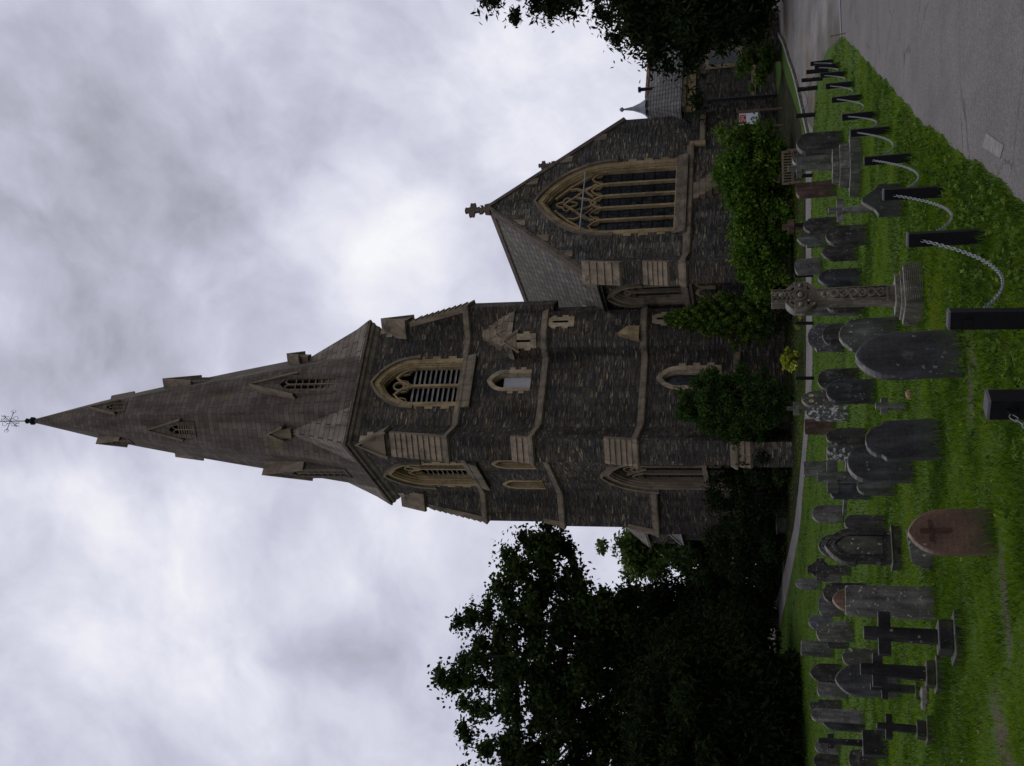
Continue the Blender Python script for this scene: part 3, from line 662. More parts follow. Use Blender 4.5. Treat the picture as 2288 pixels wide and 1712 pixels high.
fx = lambda u, z, w: Vector((u, w, z))
rs = MB(); th = .16
for sg in (-1, 1):
    e0 = (AP[0]+sg*4.55, gz(AP[0]+4.55)+.12) if sg < 0 else (AP[0]+sg*5.2, gz(AP[0]+5.2)+.12)
    p = [(AP[0], AP[1]+.14), e0, (e0[0], e0[1]-th), (AP[0], AP[1]+.14-th*1.6)]
    if sg > 0: p = p[::-1]
    rs.prism(p, fx, -6.82, 4.2 if sg < 0 else 6)
roof = rs.build('roof', 'slate', CH)
rt = MB()
rt.prism([(AP[0]-.22, AP[1]-.06), (AP[0], AP[1]+.22), (AP[0]+.22, AP[1]-.06), (AP[0]+.17, AP[1]-.1), (AP[0], AP[1]+.16), (AP[0]-.17, AP[1]-.1)], fx, -6.7, 4)
rt.build('ridge', 'cornice', roof)
cg = MB(); cg.strip([(3.25, gz(3.25)+.1), (AP[0], AP[1]+.19), (13.05, gz(13.05)+.1)], FG, .22, -.5, .07); cg.build('gable_coping', 'cornice', CH)
for u in (4.7, 5.7, 6.7): MB().prism([(u-.12, gz(u-.12)-.22), (u-.1, gz(u-.1)-.02), (u+.26, gz(u+.26)-.04), (u+.24, gz(u-.12)-.2)], FG, -.05, .06).build('kneeler_stone', 'weather', CH)
for u in (9.4, 10.7, 12.0): MB().prism([(u+.12, gz(u+.12)-.22), (u+.1, gz(u+.1)-.02), (u-.26, gz(u-.26)-.04), (u-.24, gz(u+.12)-.2)], FG, -.05, .06).build('kneeler_stone', 'weather', CH)
MB().prism([(3.2, 10.35), (4.2, 10.35), (4.2, 11.0), (3.95, 11.0), (3.2, 10.9)], FG, -.2, .16).build('kneeler_stone', 'weather', CH)
def fcross(u, z, s, o):
    f = lambda a, b, w: FG(u+a*s, z+b*s, o+w*s); m = MB()
    m.prism([(-.10, 0), (.10, 0), (.08, .9), (-.08, .9)], f, -.09, .09)
    m.prism([(-.26, 0), (.26, 0), (.2, .3), (-.2, .3)], f, -.2, .2)
    for dx, dy in ((0, .26), (0, -.26), (.27, 0), (-.27, 0), (0, 0)):
        n = 10; rr = .17 if dx or dy else .12
        m.prism([(dx+rr*(1+.25*math.cos(4*x+math.pi))*math.cos(x), .98+dy+rr*(1+.25*math.cos(4*x+math.pi))*math.sin(x)) for x in np.linspace(0, 2*math.pi, n+1)[:-1]], f, -.09-.004*dx-.002*dy, .09+.004*dx+.003*dy)
    for sg in (-1, 1): m.prism([(sg*.08, .32), (sg*.24, .42), (sg*.26, .58), (sg*.08, .5)], f, -.08, .08)
    m.build('gable_cross', 'cornice', CH)
fcross(7.9, 16.15, .95, -.2)
fcross(10.62, gz(10.62)+.5, .62, -.3)
tb = MB(); tb.tube([FG(6.12, 11.42, .14), FG(9.68, 11.42, .14)], .035, 6); tb.build('tie_bar', 'lead', CH)
buttress(3.7, -7, -1, -1, .5, [(1.5, 1.2), (1.5, 7.0), (1.05, 8.1), (1.05, 9.2), (.1, 11.1)], [((.15, 11.1), (1.05, 9.2), 5), ((1.05, 8.15), (1.5, 7.0), 5)])
sweep([(3.7, -6.3), (3.7, -6.55), (3.7-1.07-.36, -7-1.07+.35), (3.7-1.07+.35, -7-1.07-.36), (4.4, -7), (11.0, -7)], sp(6.25, .26, .16)).build('string_course', 'string', CH)
sweep([(3.7, -3.3), (3.7, -6.3)], sp(6.25, .26, .16)).build('string_course', 'string', CH)
sweep([(11.0, -7.0), (13.0, -7.0)], sp(5.72, .2, .14)).build('string_course', 'string', CH)
MB().prism([(10.9, 5.62), (11.15, 5.62), (11.15, 6.38), (10.9, 6.38)], FG, -.02, .155).build('string_stop', 'tan', CH)
rk = MB()
for i in range(6):
    u = 7.95+i*.14; z = 6.1-i*.30
    rk.prism([(u-.45, z-.28), (u+.5, z-.28), (u+.45, z), (u-.5, z)], FG, -.02, .3+.07*i)
rk.build('raked_coping', 'weather', CH)
gp_ = MB(); gp_.tube([(3.28, -6.6, 10.45), (3.28, -3.4, 10.4)], .07, 6); gp_.build('gutter', 'iron_pipe', CH)
fl_ = MB(); fl_.tube([(4.25, -3.42, 11.75), (3.95, -3.5, 11.35), (3.6, -3.6, 10.9), (3.3, -3.8, 10.5)], .05, 5); fl_.build('lead_flashing', 'lead', CH)

# --- vestry on the right: stone box, hipped slate roof, parapet band, pipe
vw = MB(); vx0, vx1, vy0 = 13.05, 22., -7.5
vw.box(vx0, vx1, vy0, 3., 1.2, 6.72); vest = vw.build('vestry_wall', 'rubble_grey', CH)
MB().box(vx0-.04, vx1+.04, vy0-.10, vy0+.3, 6.15, 6.6).build('parapet_band', 'tan', vest)
MB().box(vx0-.08, vx1+.08, vy0-.2, vy0+.25, 6.6, 6.82).build('eaves_course', 'string', vest)
MB().box(vx0+.3, vx1, vy0-.16, vy0+.1, 3.22, 3.44).build('plinth_course', 'tan', vest)
MB().box(vx0+.3, vx1, vy0-.12, vy0+.1, 1.2, 3.22).build('plinth_wall', 'rubble_grey', vest)
vr = MB(); ax, ay, az = 14.2, -6.5, 9.15
vr.add([(vx0-.35, vy0-.25, 6.82), (17.0, vy0-.25, 6.82), (17.0, -4., 6.82), (vx0-.35, -4., 6.82), (ax, ay, az)], [(0, 1, 4), (1, 2, 4), (2, 3, 4), (3, 0, 4), (3, 2, 1, 0)])
vrf = vr.build('vestry_roof', 'slate_pale', vest)
fn_ = MB(); fn_.loft([[(ax+r_*math.cos(k*math.pi/3), ay+r_*math.sin(k*math.pi/3), z) for k in range(6)] for r_, z in ((.44, 8.75), (.26, 9.05), (.11, 9.45), (.05, 9.85), (.05, 9.9), (.12, 9.96), (.12, 10.04), (.04, 10.12))], True, True)
fn_.build('lead_finial', 'lead', vrf)
r2 = MB(); r2.prism([(-6.0, 6.85), (-3.8, 9.25), (-1.6, 6.85)], lambda u, v, w: Vector((w, u, v)), 17.6, 27.); rr2 = r2.build('rear_roof', 'slate_pale', vest)
MB().box(17.5, 27., -3.92, -3.68, 9.18, 9.32).build('ridge_tiles', 'ridge_tile', rr2)
pp = MB(); pp.tube([(17.4, -4.6, 7.), (17.4, -4.6, 9.5)], .10, 8); pp.tube([(17.4, -4.6, 9.45), (17.4, -4.6, 9.58)], .16, 8); pp.build('vent_pipe', 'iron_pipe', vest)
dp = MB(); dp.tube([(13.15, vy0-.22, 1.5), (13.15, vy0-.22, 5.9)], .085, 8); dp.tube([(13.15, vy0-.22, 5.85), (13.15, vy0-.22, 6.1)], .17, 8); dpo = dp.build('downpipe', 'iron_pipe', vest)
MB().box(13.03, 13.27, vy0-.46, vy0-.36, 5.95, 6.2).build('hopper_glare', 'lead', vest)  # pale box standing in for the glare on the hopper head
fv = face(0, vy0, 1, 0, 0, -1)
wv = MB().prism([(15.5, 3.9), (16.9, 3.9), (16.9, 5.75), (15.5, 5.75)], fv, -.02, .06).build('square_window', 'tan_pale', vest)
MB().prism([(15.75, 4.1), (16.65, 4.1), (16.65, 5.55), (15.75, 5.55)], fv, .0, .075).build('glass', 'glass', wv)
# --- nave roof and lean-to aisle seen past the tower
nv = MB(); nz = lambda x: 17.6-abs(x-AP[0])*1.22
nv.prism([(AP[0], 17.6), (3.4, nz(3.4)), (3.4, nz(3.4)-.18), (AP[0], 17.3), (12.4, nz(12.4)-.18), (12.4, nz(12.4))], fx, 5., 27.1)
nav = nv.build('nave_roof', 'slate', CH)
MB().box(3.7, 12.2, 6., 27., 1.2, 12.2).build('nave_wall', 'rubble', CH)
an = MB(); an.prism([(3.72, 11.15), (2.0, 9.25), (2.0, 9.1), (3.72, 10.98)], fx, 9.5, 22.7); an.build('aisle_roof', 'slate', CH)
MB().box(2.2, 3.7, 10., 22.5, 1.2, 9.3).build('aisle_wall', 'rubble', CH)
ga = MB(); ga.tube([(1.94, 9.6, 9.15), (1.94, 22.7, 9.15)], .06, 6); ga.tube([(3.66, 22.8, 11.2), (1.95, 22.8, 9.3)], .05, 6); ga.build('gutter', 'lead', CH)
# ================================================================ ground, road, drive, path
def interp(pts, y): return float(np.interp(y, [p[1] for p in pts], [p[0] for p in pts]))
ROAD_L = [(-.9, -6), (.3, 4.), (.95, 7.2), (1.23, 8.2), (1.73, 9.78), (2.11, 11.0), (2.62, 12.58), (3.31, 14.72), (4.4, 17.62), (5.81, 21.45), (7.55, 25.85), (8.6, 28.6), (8.95, 30.4)]
def rwob(y): return .02*math.sin(2.1*y)+.018*math.sin(5.7*y+1)+.014*math.sin(17.3*y+2)
ROAD_L = [(interp(ROAD_L, y)+rwob(y)*(y > 4), y) for y in np.arange(-6, 30.41, .12)]
DRV = [(8.95, 30.4), (9.55, 33.0), (9.7, 36.0), (9.3, 37.2), (8.4, 37.9)]
KB = [(8.35, 39.0), (8.9, 39.8), (10.1, 41.5), (12.0, 44.2), (13.1, 46.1), (14.5, 48.2), (16.7, 53.3), (19.5, 60)]
PF = [(9.4, 40.7), (7.4, 41.0), (6.0, 41.2), (3.7, 41.5), (2.1, 41.7), (.3, 42.0), (-1.3, 42.7), (-2.7, 43.9), (-4.6, 45.8), (-6.4, 47.9), (-8.1, 51.7), (-10.9, 58.3), (-15.3, 69)]
PN = [(8.3, 37.95), (6.9, 38.8), (5.7, 39.2), (3.5, 39.4), (2.0, 39.4), (.2, 39.6), (-1.2, 40.7), (-2.6, 42.2), (-4.4, 43.9), (-6.0, 45.3), (-7.5, 47.5), (-9.6, 51.5), (-13.0, 58.8), (-16.6, 69)]
def resample(P_, n):
    P_ = np.array(P_, float); d = np.r_[0, np.cumsum(np.hypot(*np.diff(P_, axis=0).T))]
    q = np.linspace(0, d[-1], n); return np.c_[np.interp(q, d, P_[:, 0]), np.interp(q, d, P_[:, 1])]
def drape(name, A, B, off, mat, n=60, m=8):
    a, b = resample(A, n), resample(B, n); mb = MB(); rings = []
    for i in range(n):
        rings.append([(a[i, 0]+(b[i, 0]-a[i, 0])*k/m, a[i, 1]+(b[i, 1]-a[i, 1])*k/m) for k in range(m+1)])
    mb.loft([[(x, y, zg(y)+off) for x, y in r_] for r_ in rings], False)
    o = mb.build(name, mat, None, fix=False); o['kind'] = 'structure'; return o
# grass ground sheet
m, nt, b = newmat('grass ground'); v = nt.n('ShaderNodeNewGeometry').outputs['Position']
c = nt.ramp(nt.noise(v, 1.1, 6, .65).outputs[0], [(.28, (.028, .054, .006)), (.45, (.050, .098, .006)), (.6, (.068, .124, .008)), (.75, (.092, .115, .016))])
c = nt.mix(nt.rng(nt.noise(v, 14, 5, .7).outputs[0], .35, .7), c, (.035, .072, .006))
soil = nt.rng(nt.noise(v, .55, 6, .7).outputs[0], .62, .72)
for (px, py, rx, ry, ang) in [(-3.05, 9.15, 1.0, .30, 62), (-.05, 10.75, .62, .17, 24), (.25, 10.5, .3, .14, 30), (-1.75, 9.15, .55, .2, 24)]:
    ca, sa = math.cos(R(ang)), math.sin(R(ang))
    d = nt.vmath('SUBTRACT', v, (px, py, 0))
    p1 = nt.vmath('DOT_PRODUCT', d, (ca/rx, sa/rx, 0)); p2 = nt.vmath('DOT_PRODUCT', d, (-sa/ry, ca/ry, 0))
    rr = nt.math('ADD', nt.math('MULTIPLY', p1, p1), nt.math('MULTIPLY', p2, p2))
    rr = nt.math('ADD', rr, nt.math('MULTIPLY', nt.math('SUBTRACT', nt.noise(v, 3., 5, .65).outputs[0], .5), 2.6))
    soil = nt.math('MAXIMUM', soil, nt.rng(rr, .9, .4))
c = nt.mix(soil, c, nt.ramp(nt.noise(v, 9, 5, .7).outputs[0], [(.3, (.045, .034, .026)), (.7, (.105, .082, .066))]))
finish(nt, b, c, .95, nt.noise(v, 30, 5, .7).outputs[0], .6, .04)
M['ground'] = m
xs = np.r_[-420, -150, -60, np.arange(-36, 37, 2.), 60, 150, 420]; ys = np.r_[-60, -10, np.arange(0, 80, 1.), 90, 120, 200, 420]
gv = [(x, y, zg(min(y, 90))-.0) for y in ys for x in xs]; nx = len(xs)
gf = [(j*nx+i, j*nx+i+1, (j+1)*nx+i+1, (j+1)*nx+i) for j in range(len(ys)-1) for i in range(nx-1)]
go = MB().add(gv, gf).build('ground', 'ground', None, fix=False); go['kind'] = 'structure'
def m_asphalt(name, c1, c2, wet=None, pink=None):
    m, nt, b = newmat(name); v = nt.n('ShaderNodeNewGeometry').outputs['Position']
    c = nt.mix(nt.rng(nt.noise(v, .8, 5, .6).outputs[0], .3, .7), c1, c2)
    f = nt.rng(nt.noise(v, 85, 3, .7).outputs[0], .28, .72, .55, 1.45)
    vo = nt.n('ShaderNodeTexVoronoi', {'Vector': v, 'Scale': 70.}); f2 = nt.rng(nt.n('ShaderNodeSeparateColor', {0: vo.outputs['Color']}).outputs[0], 0, 1, .75, 1.25)
    k = nt.math('MULTIPLY', f, f2)
    c = nt.mix(1., c, nt.n('ShaderNodeCombineColor', {0: k, 1: k, 2: k}).outputs[0], 'MULTIPLY')
    ck = nt.n('ShaderNodeTexVoronoi', {'Vector': nt.vmath('ADD', v, nt.scale(nt.noise(v, 2., 4).outputs['Color'], (.7, .7, 0))), 'Scale': .42}, feature='DISTANCE_TO_EDGE')
    c = nt.mix(nt.math('MULTIPLY', nt.rng(ck.outputs[0], .012, .003), nt.rng(nt.noise(v, .5, 3).outputs[0], .45, .6)), c, tuple(q*.45 for q in c1))
    c = nt.mix(nt.math('MULTIPLY', nt.rng(nt.noise(nt.scale(v, (1.2, .25, 1)), 1., 5, .6).outputs[0], .5, .7), .5), c, tuple(q*.62 for q in c1))
    if wet:
        w = nt.rng(nt.noise(nt.scale(v, (.25, .16, 1)), 1., 5, .6).outputs[0], .45, .62)
        c = nt.mix(w, c, wet)
        c = nt.mix(nt.rng(nt.noise(v, .33, 4, .6).outputs[0], .58, .72), c, pink)
    finish(nt, b, c, .88, nt.math('ADD', f, nt.noise(v, 4, 4).outputs[0]), .3, .01)
    return m
M['asphalt'] = m_asphalt('road asphalt', (.118, .107, .100), (.156, .142, .133))
M['drive'] = m_asphalt('drive asphalt', (.17, .155, .145), (.22, .205, .19), (.085, .075, .062), (.15, .105, .065))
M['pathm'] = m_asphalt('path asphalt', (.165, .150, .140), (.20, .182, .172))
drape('road', [q for q in ROAD_L if q[1] < 28.7], [(14, -6), (30, 4), (40, 12), (44, 22), (40, 29.5)], .006, 'asphalt', 300, 26)
drape('driveway', [(8.6, 28.85), (8.95, 30.4)] + DRV[1:] + [(8.3, 37.95), (8.35, 39.0)] + KB[1:], [(40, 31), (23, 35), (20, 42), (20.5, 52), (25, 60)], .006, 'drive', 70, 30)
drape('path', PN, PF, .010, 'pathm', 80, 4)
drape('dropped_kerb', [(8.55, 28.5), (12, 29.3), (40, 31)], [(8.6, 28.85), (12, 29.75), (40, 31.5)], .02, 'kerb', 20, 2)
bed = m_plain('leaf litter bed', (.024, .027, .012), .95, 0., .1, .5, 3., .5); M['bed'] = bed
fb = drape('planting_bed', PF[1:], [(9.6, 42.5), (11.6, 46), (14., 50.2), (13.5, 54.5), (5, 54), (-3, 54.), (-8, 58), (-11, 64), (-13, 70)], .005, 'bed', 60, 20)
kb = MB(); rs_ = resample(KB, 26)
for i in range(25):
    a, c_ = rs_[i], rs_[i+1]; d = (c_-a)/np.hypot(*(c_-a)); nn = np.array([-d[1], d[0]])*.16; c2 = a+(c_-a)*.97
    kb.add([(a[0], a[1], zg(a[1])-.1), (c2[0], c2[1], zg(c2[1])-.1), (c2[0]+nn[0], c2[1]+nn[1], zg(c2[1])-.1), (a[0]+nn[0], a[1]+nn[1], zg(a[1])-.1),
            (a[0], a[1], zg(a[1])+.11), (c2[0], c2[1], zg(c2[1])+.11), (c2[0]+nn[0], c2[1]+nn[1], zg(c2[1])+.12), (a[0]+nn[0], a[1]+nn[1], zg(a[1])+.12)],
           [(3,2,1,0),(4,5,6,7),(0,1,5,4),(1,2,6,5),(2,3,7,6),(3,0,4,7)])
kbo = kb.build('kerb', 'kerbmoss'); kbo['kind'] = 'structure'
rm = MB(); rm.add([(1.91, 9.80, .011), (1.99, 9.62, .011), (1.73, 8.86, .011), (1.66, 9.02, .011)], [(0, 1, 2, 3)])
rmo = rm.build('road_marking', 'marking', None, fix=False); rmo['kind'] = 'structure'
# low boundary wall at the right, in front of the vestry
lwx = empty('boundary_wall', (15.1, 51.3, zg(51.3)-.15), R(30), 'low grey stone wall with a pale coping beside the driveway', 'wall')
MB().prism([(-.6, 0), (2.6, 0), (2.25, 1.4), (-.6, 1.4)], lambda u, v, w: Vector((u, w, v)), -.2, .2).build('wall_face', 'rubble_grey', lwx)
MB().prism([(-.6, 1.40), (2.3, 1.40), (2.2, 1.54), (-.6, 1.54)], lambda u, v, w: Vector((u, w, v)), -.27, .27).build('coping', 'tan_pale', lwx)

# ================================================================ graves
G30 = R(30)
def ell(w, z0, r_, n=10): return [(w/2*math.cos(math.pi*i/n), z0+r_*math.sin(math.pi*i/n)) for i in range(n+1)]
def profile(k, w, H):
    a = w/2
    if k == 'round': r_ = min(a, .42*H); return [(-a, 0), (a, 0)] + ell(w, H-r_, r_)
    if k == 'roundlow': r_ = min(.16*w+.03, .3*H); return [(-a, 0), (a, 0)] + ell(w, H-r_, r_)
    if k in ('gothic', 'gothicwide'): r_ = min(w*(.72 if k == 'gothic' else .6), .5*H); return [(-a, 0), (a, 0)] + arch_pts(0, a, H-r_, H, 8)
    if k == 'gable': return [(-a, 0), (a, 0), (a, H*.62), (a*.62, H*.72), (a*.12, H), (-a*.12, H), (-a*.62, H*.72), (-a, H*.62)]
    if k == 'cham': return [(-a, 0), (a, 0), (a, H-.34*w), (a*.5, H-.08*w), (a*.15, H), (-a*.15, H), (-a*.5, H-.08*w), (-a, H-.34*w)]
    if k == 'shoulder': return [(-a, 0), (a, 0), (a, H*.68), (a*.8, H*.70), (a*.8, H*.76), (a*.6, H*.86), (0, H), (-a*.6, H*.86), (-a*.8, H*.76), (-a*.8, H*.70), (-a, H*.68)]
    if k in ('ogee', 'ogeebig'):
        s = [(a, H*.66), (a*.98, H*.74), (a*.84, H*.775), (a*.76, H*.80), (a*.72, H*.87), (a*.55, H*.94), (a*.3, H*.985), (0, H)]
        return [(-a, 0), (a, 0)] + s + [(-x, z) for x, z in reversed(s[:-1])]
    if k == 'trefoil':
        return [(-a, 0), (a, 0), (a, H*.6)] + [(a*.5+a*.5*math.cos(x), H*.66+a*.5*math.sin(x)) for x in np.linspace(0, 1.5, 4)] + [(a*.62*math.cos(x), H-a*.62+a*.62*math.sin(x)) for x in np.linspace(.1, math.pi-.1, 8)] + [(-a*.5+a*.5*math.cos(x), H*.66+a*.5*math.sin(x)) for x in np.linspace(math.pi-1.5, math.pi, 4)] + [(-a, H*.6)]
    if k == 'oval': return [(a*.75*(1 if i else 1), 0) for i in (0,)] + [(a*math.cos(x), H*.52+H*.48*math.sin(x)) for x in np.linspace(-.9, math.pi+.9, 18)] + [(-a*.75, 0)]
    if k == 'tall': return [(-a, 0), (a, 0), (a*.95, H*.93), (a*.90, H), (-a*.90, H), (-a*.95, H*.93)]
    return [(-a, 0), (a, 0), (a, H-.03), (a-.03, H), (-a+.03, H), (-a, H-.03)]
fz = lambda u, v, w: Vector((u, w, v))
hs_rng = random.Random(5)
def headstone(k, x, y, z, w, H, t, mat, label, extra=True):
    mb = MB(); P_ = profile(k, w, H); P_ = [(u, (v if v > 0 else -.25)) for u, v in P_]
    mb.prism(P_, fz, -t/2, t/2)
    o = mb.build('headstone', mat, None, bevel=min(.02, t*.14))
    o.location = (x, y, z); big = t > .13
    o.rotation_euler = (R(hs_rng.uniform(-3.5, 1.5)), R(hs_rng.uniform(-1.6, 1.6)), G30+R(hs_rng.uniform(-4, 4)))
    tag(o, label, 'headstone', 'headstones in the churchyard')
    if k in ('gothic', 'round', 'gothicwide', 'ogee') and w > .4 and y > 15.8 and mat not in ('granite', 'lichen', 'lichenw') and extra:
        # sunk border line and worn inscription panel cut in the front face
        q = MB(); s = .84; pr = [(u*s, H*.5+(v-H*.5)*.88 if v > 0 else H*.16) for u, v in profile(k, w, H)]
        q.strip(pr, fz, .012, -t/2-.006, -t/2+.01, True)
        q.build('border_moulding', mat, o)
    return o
GRAVES = [
('round', 5.9, 28.47, 0.29, 0.66, 1.16, 0.16, 'dark', 'dark round topped headstone on the grass, behind the fourth post of the near chain row'),
('round', 5.74, 29.8, 0.35, 0.41, 1.2, 0.16, 'green', 'grey green round headstone half hidden by the dark round stone and the pale stepped cross'),
('roundlow', 5.17, 30.85, 0.4, 0.47, 1.07, 0.15, 'redbrown', 'thin red brown headstone with a low curved top beside the pale stepped cross'),
('gable', 2.51, 16.34, 0.0, 0.53, 0.6, 0.087, 'darkgreen', 'squat dark gabled headstone standing right behind a black chain post'),
('cham', 4.12, 30.49, 0.38, 0.46, 0.91, 0.127, 'dark', 'dark headstone with chamfered shoulders in front of the small brown cross'),
('shoulder', 4.21, 34.0, 0.58, 0.59, 0.88, 0.124, 'greenlich', 'mossy pointed headstone with notched shoulders behind the dark pair near the path'),
('round', 2.84, 22.74, 0.1, 0.46, 0.83, 0.118, 'dark', 'dark grey round headstone in front of the mossy notched one'),
('gothic', 2.79, 25.23, 0.17, 0.42, 0.79, 0.112, 'dark', 'dark pointed headstone with a pale foot left of the dark grey round one'),
('roundlow', 3.53, 35.62, 0.68, 0.55, 0.85, 0.118, 'grey', 'plain grey headstone with a gently curved top standing alone by the path'),
('gothic', 2.15, 24.48, 0.14, 0.41, 0.92, 0.131, 'slategrave', 'slim dark pointed headstone on two steps just right of the carved wheel cross'),
('gothicwide', 1.66, 25.44, 0.17, 0.59, 1.45, 0.16, 'grey', 'tall grey headstone rising right behind the carved wheel cross'),
('gothicwide', 1.55, 23.96, 0.13, 0.47, 0.8, 0.114, 'dark', 'lower dark headstone tucked in behind the shaft of the carved wheel cross'),
('ogee', 1.05, 29.6, 0.34, 0.84, 0.9, 0.127, 'carved', 'ornate grey headstone with carved top speckled with lichen near the path'),
('round', 1.07, 28.83, 0.31, 0.62, 0.57, 0.08, 'dark', 'small dark round headstone in front of the ornate carved one'),
('cham', 0.66, 17.4, 0.01, 0.53, 0.89, 0.128, 'greenlich', 'smooth grey green headstone with chamfered top left of the wheel cross plinth'),
('gothic', 0.22, 11.12, 0.0, 0.47, 0.99, 0.144, 'slatebig', 'tallest dark slate headstone with a pointed top close behind the nearest chain'),
('round', -0.04, 25.41, 0.17, 0.52, 0.91, 0.129, 'dark', 'dark round headstone left of the tallest dark slate one, farther back'),
('round', -0.27, 21.86, 0.08, 0.48, 0.91, 0.13, 'slategrave', 'dark smooth headstone set lower in front of its round topped neighbour'),
('gothic', -0.56, 29.88, 0.35, 0.48, 1.07, 0.15, 'lichen', 'pointed headstone with two round piercings and white lichen spots'),
('ogee', -0.89, 28.32, 0.28, 0.38, 1.04, 0.147, 'lichenw', 'ragged headstone covered in white lichen beside the pierced pointed one'),
('flat', -1.4, 32.14, 0.47, 0.44, 0.87, 0.122, 'redbrown', 'weathered brown flat topped headstone left of the white lichen stone'),
('ogee', -1.24, 23.64, 0.12, 0.38, 0.84, 0.119, 'dark', 'dark headstone with curved shoulders behind the big ogee one'),
('ogeebig', -0.69, 12.77, 0.0, 0.46, 0.81, 0.118, 'slatebig', 'large dark headstone with swept ogee shoulders on the open grass'),
('round', -1.18, 15.6, 0.0, 0.54, 0.89, 0.129, 'slatebig', 'large dark round topped headstone close beside the ogee one'),
('flat', -1.7, 25.26, 0.17, 0.34, 0.74, 0.105, 'lichenw', 'flat topped block like headstone with lichen behind the large dark round one'),
('flat', -2.81, 34.92, 0.63, 0.51, 0.73, 0.103, 'grey', 'grey square pillar like headstone with a carved ring beside the far path'),
('roundlow', -2.27, 22.76, 0.1, 0.31, 0.82, 0.117, 'slategrave', 'dark headstone with rounded shoulders left of the large stone cross'),
('round', -1.75, 18.33, 0.02, 0.28, 0.61, 0.087, 'greenlich', 'grey stone showing its left half from behind the large dark round headstone'),
('round', -3.63, 30.28, 0.37, 0.48, 0.82, 0.115, 'grey', 'small pale grey round headstone standing alone left of the stone cross'),
('round', -2.58, 20.12, 0.04, 0.3, 0.72, 0.103, 'dark', 'dark round headstone right behind the ornate gothic monument'),
('gothic', -4.42, 29.79, 0.35, 0.62, 0.7, 0.099, 'carved', 'grey pointed headstone peeping over the ornate gothic monument'),
('gothic', -1.28, 9.61, 0.0, 0.38, 0.67, 0.1, 'granite', 'reddish brown granite headstone with pointed top and a carved cross'),
('round', -5.53, 31.25, 0.42, 0.22, 0.57, 0.08, 'grey', 'narrow grey headstone beside the dark ringed cross at the back'),
('oval', -6.92, 37.84, 0.83, 0.4, 0.84, 0.117, 'grey', 'small oval grey headstone highest up by the far path'),
('round', -4.63, 24.42, 0.14, 0.44, 0.92, 0.131, 'dark', 'dark round headstone behind the tall lichened slab on its right side'),
('gothic', -3.86, 19.7, 0.04, 0.41, 0.96, 0.137, 'granite', 'pink edged pointed headstone showing above the tall lichened slab'),
('tall', -2.66, 13.53, 0.0, 0.37, 1.02, 0.148, 'slab', 'tall lichened grey slab with a flat top leaning slightly'),
('roundlow', -6.25, 31.11, 0.42, 0.61, 0.63, 0.088, 'grey', 'pale headstone with curved top left behind the pink edged one'),
('cham', -7.4, 34.13, 0.59, 0.43, 0.7, 0.099, 'blue', 'blue grey headstone with clipped corners at the back near the trees'),
('roundlow', -6.25, 27.93, 0.27, 0.49, 0.89, 0.126, 'speck', 'speckled brown grey headstone with a curved top in front of the blue grey one'),
('flat', -6.91, 29.35, 0.33, 0.2, 0.53, 0.075, 'dark', 'narrow dark stub of a headstone behind the speckled one'),
('flat', -8.13, 33.83, 0.57, 0.45, 0.96, 0.134, 'greenlich', 'pale green grey flat headstone in the shade of the trees'),
('gothic', -8.22, 31.45, 0.43, 0.53, 0.88, 0.125, 'dark', 'dark pointed headstone with a small ear under the trees'),
('round', -5.24, 21.29, 0.06, 0.33, 0.73, 0.105, 'lichen', 'light lichened round headstone behind the big dark cross'),
('gothic', -4.84, 18.26, 0.02, 0.51, 1.0, 0.143, 'slatebig', 'broad dark gothic headstone behind two dark crosses on plinths'),
('roundlow', -8.28, 29.95, 0.36, 0.38, 0.77, 0.109, 'grey', 'grey headstone showing left behind the broad dark gothic one'),
('trefoil', -9.17, 31.6, 0.44, 0.34, 0.89, 0.125, 'dark', 'dark headstone with a lobed top deep under the trees'),
('round', -7.63, 25.53, 0.18, 0.29, 1.15, 0.16, 'grey', 'grey round headstone left of the dark lobed one'),
('gothic', -7.76, 25.55, 0.18, 0.38, 0.93, 0.131, 'slategrave', 'dark grey pointed headstone overlapping the grey round one'),
('round', -10.57, 32.35, 0.48, 0.36, 0.71, 0.1, 'grey', 'grey disc topped headstone near the left edge of the churchyard'),
('round', -11.11, 32.7, 0.5, 0.45, 0.73, 0.103, 'dark', 'dim headstone leftmost of the back row under the trees'),
('roundlow', -7.67, 22.82, 0.1, 0.38, 0.54, 0.077, 'dark', 'low dark headstone leftmost of the middle row'),
]
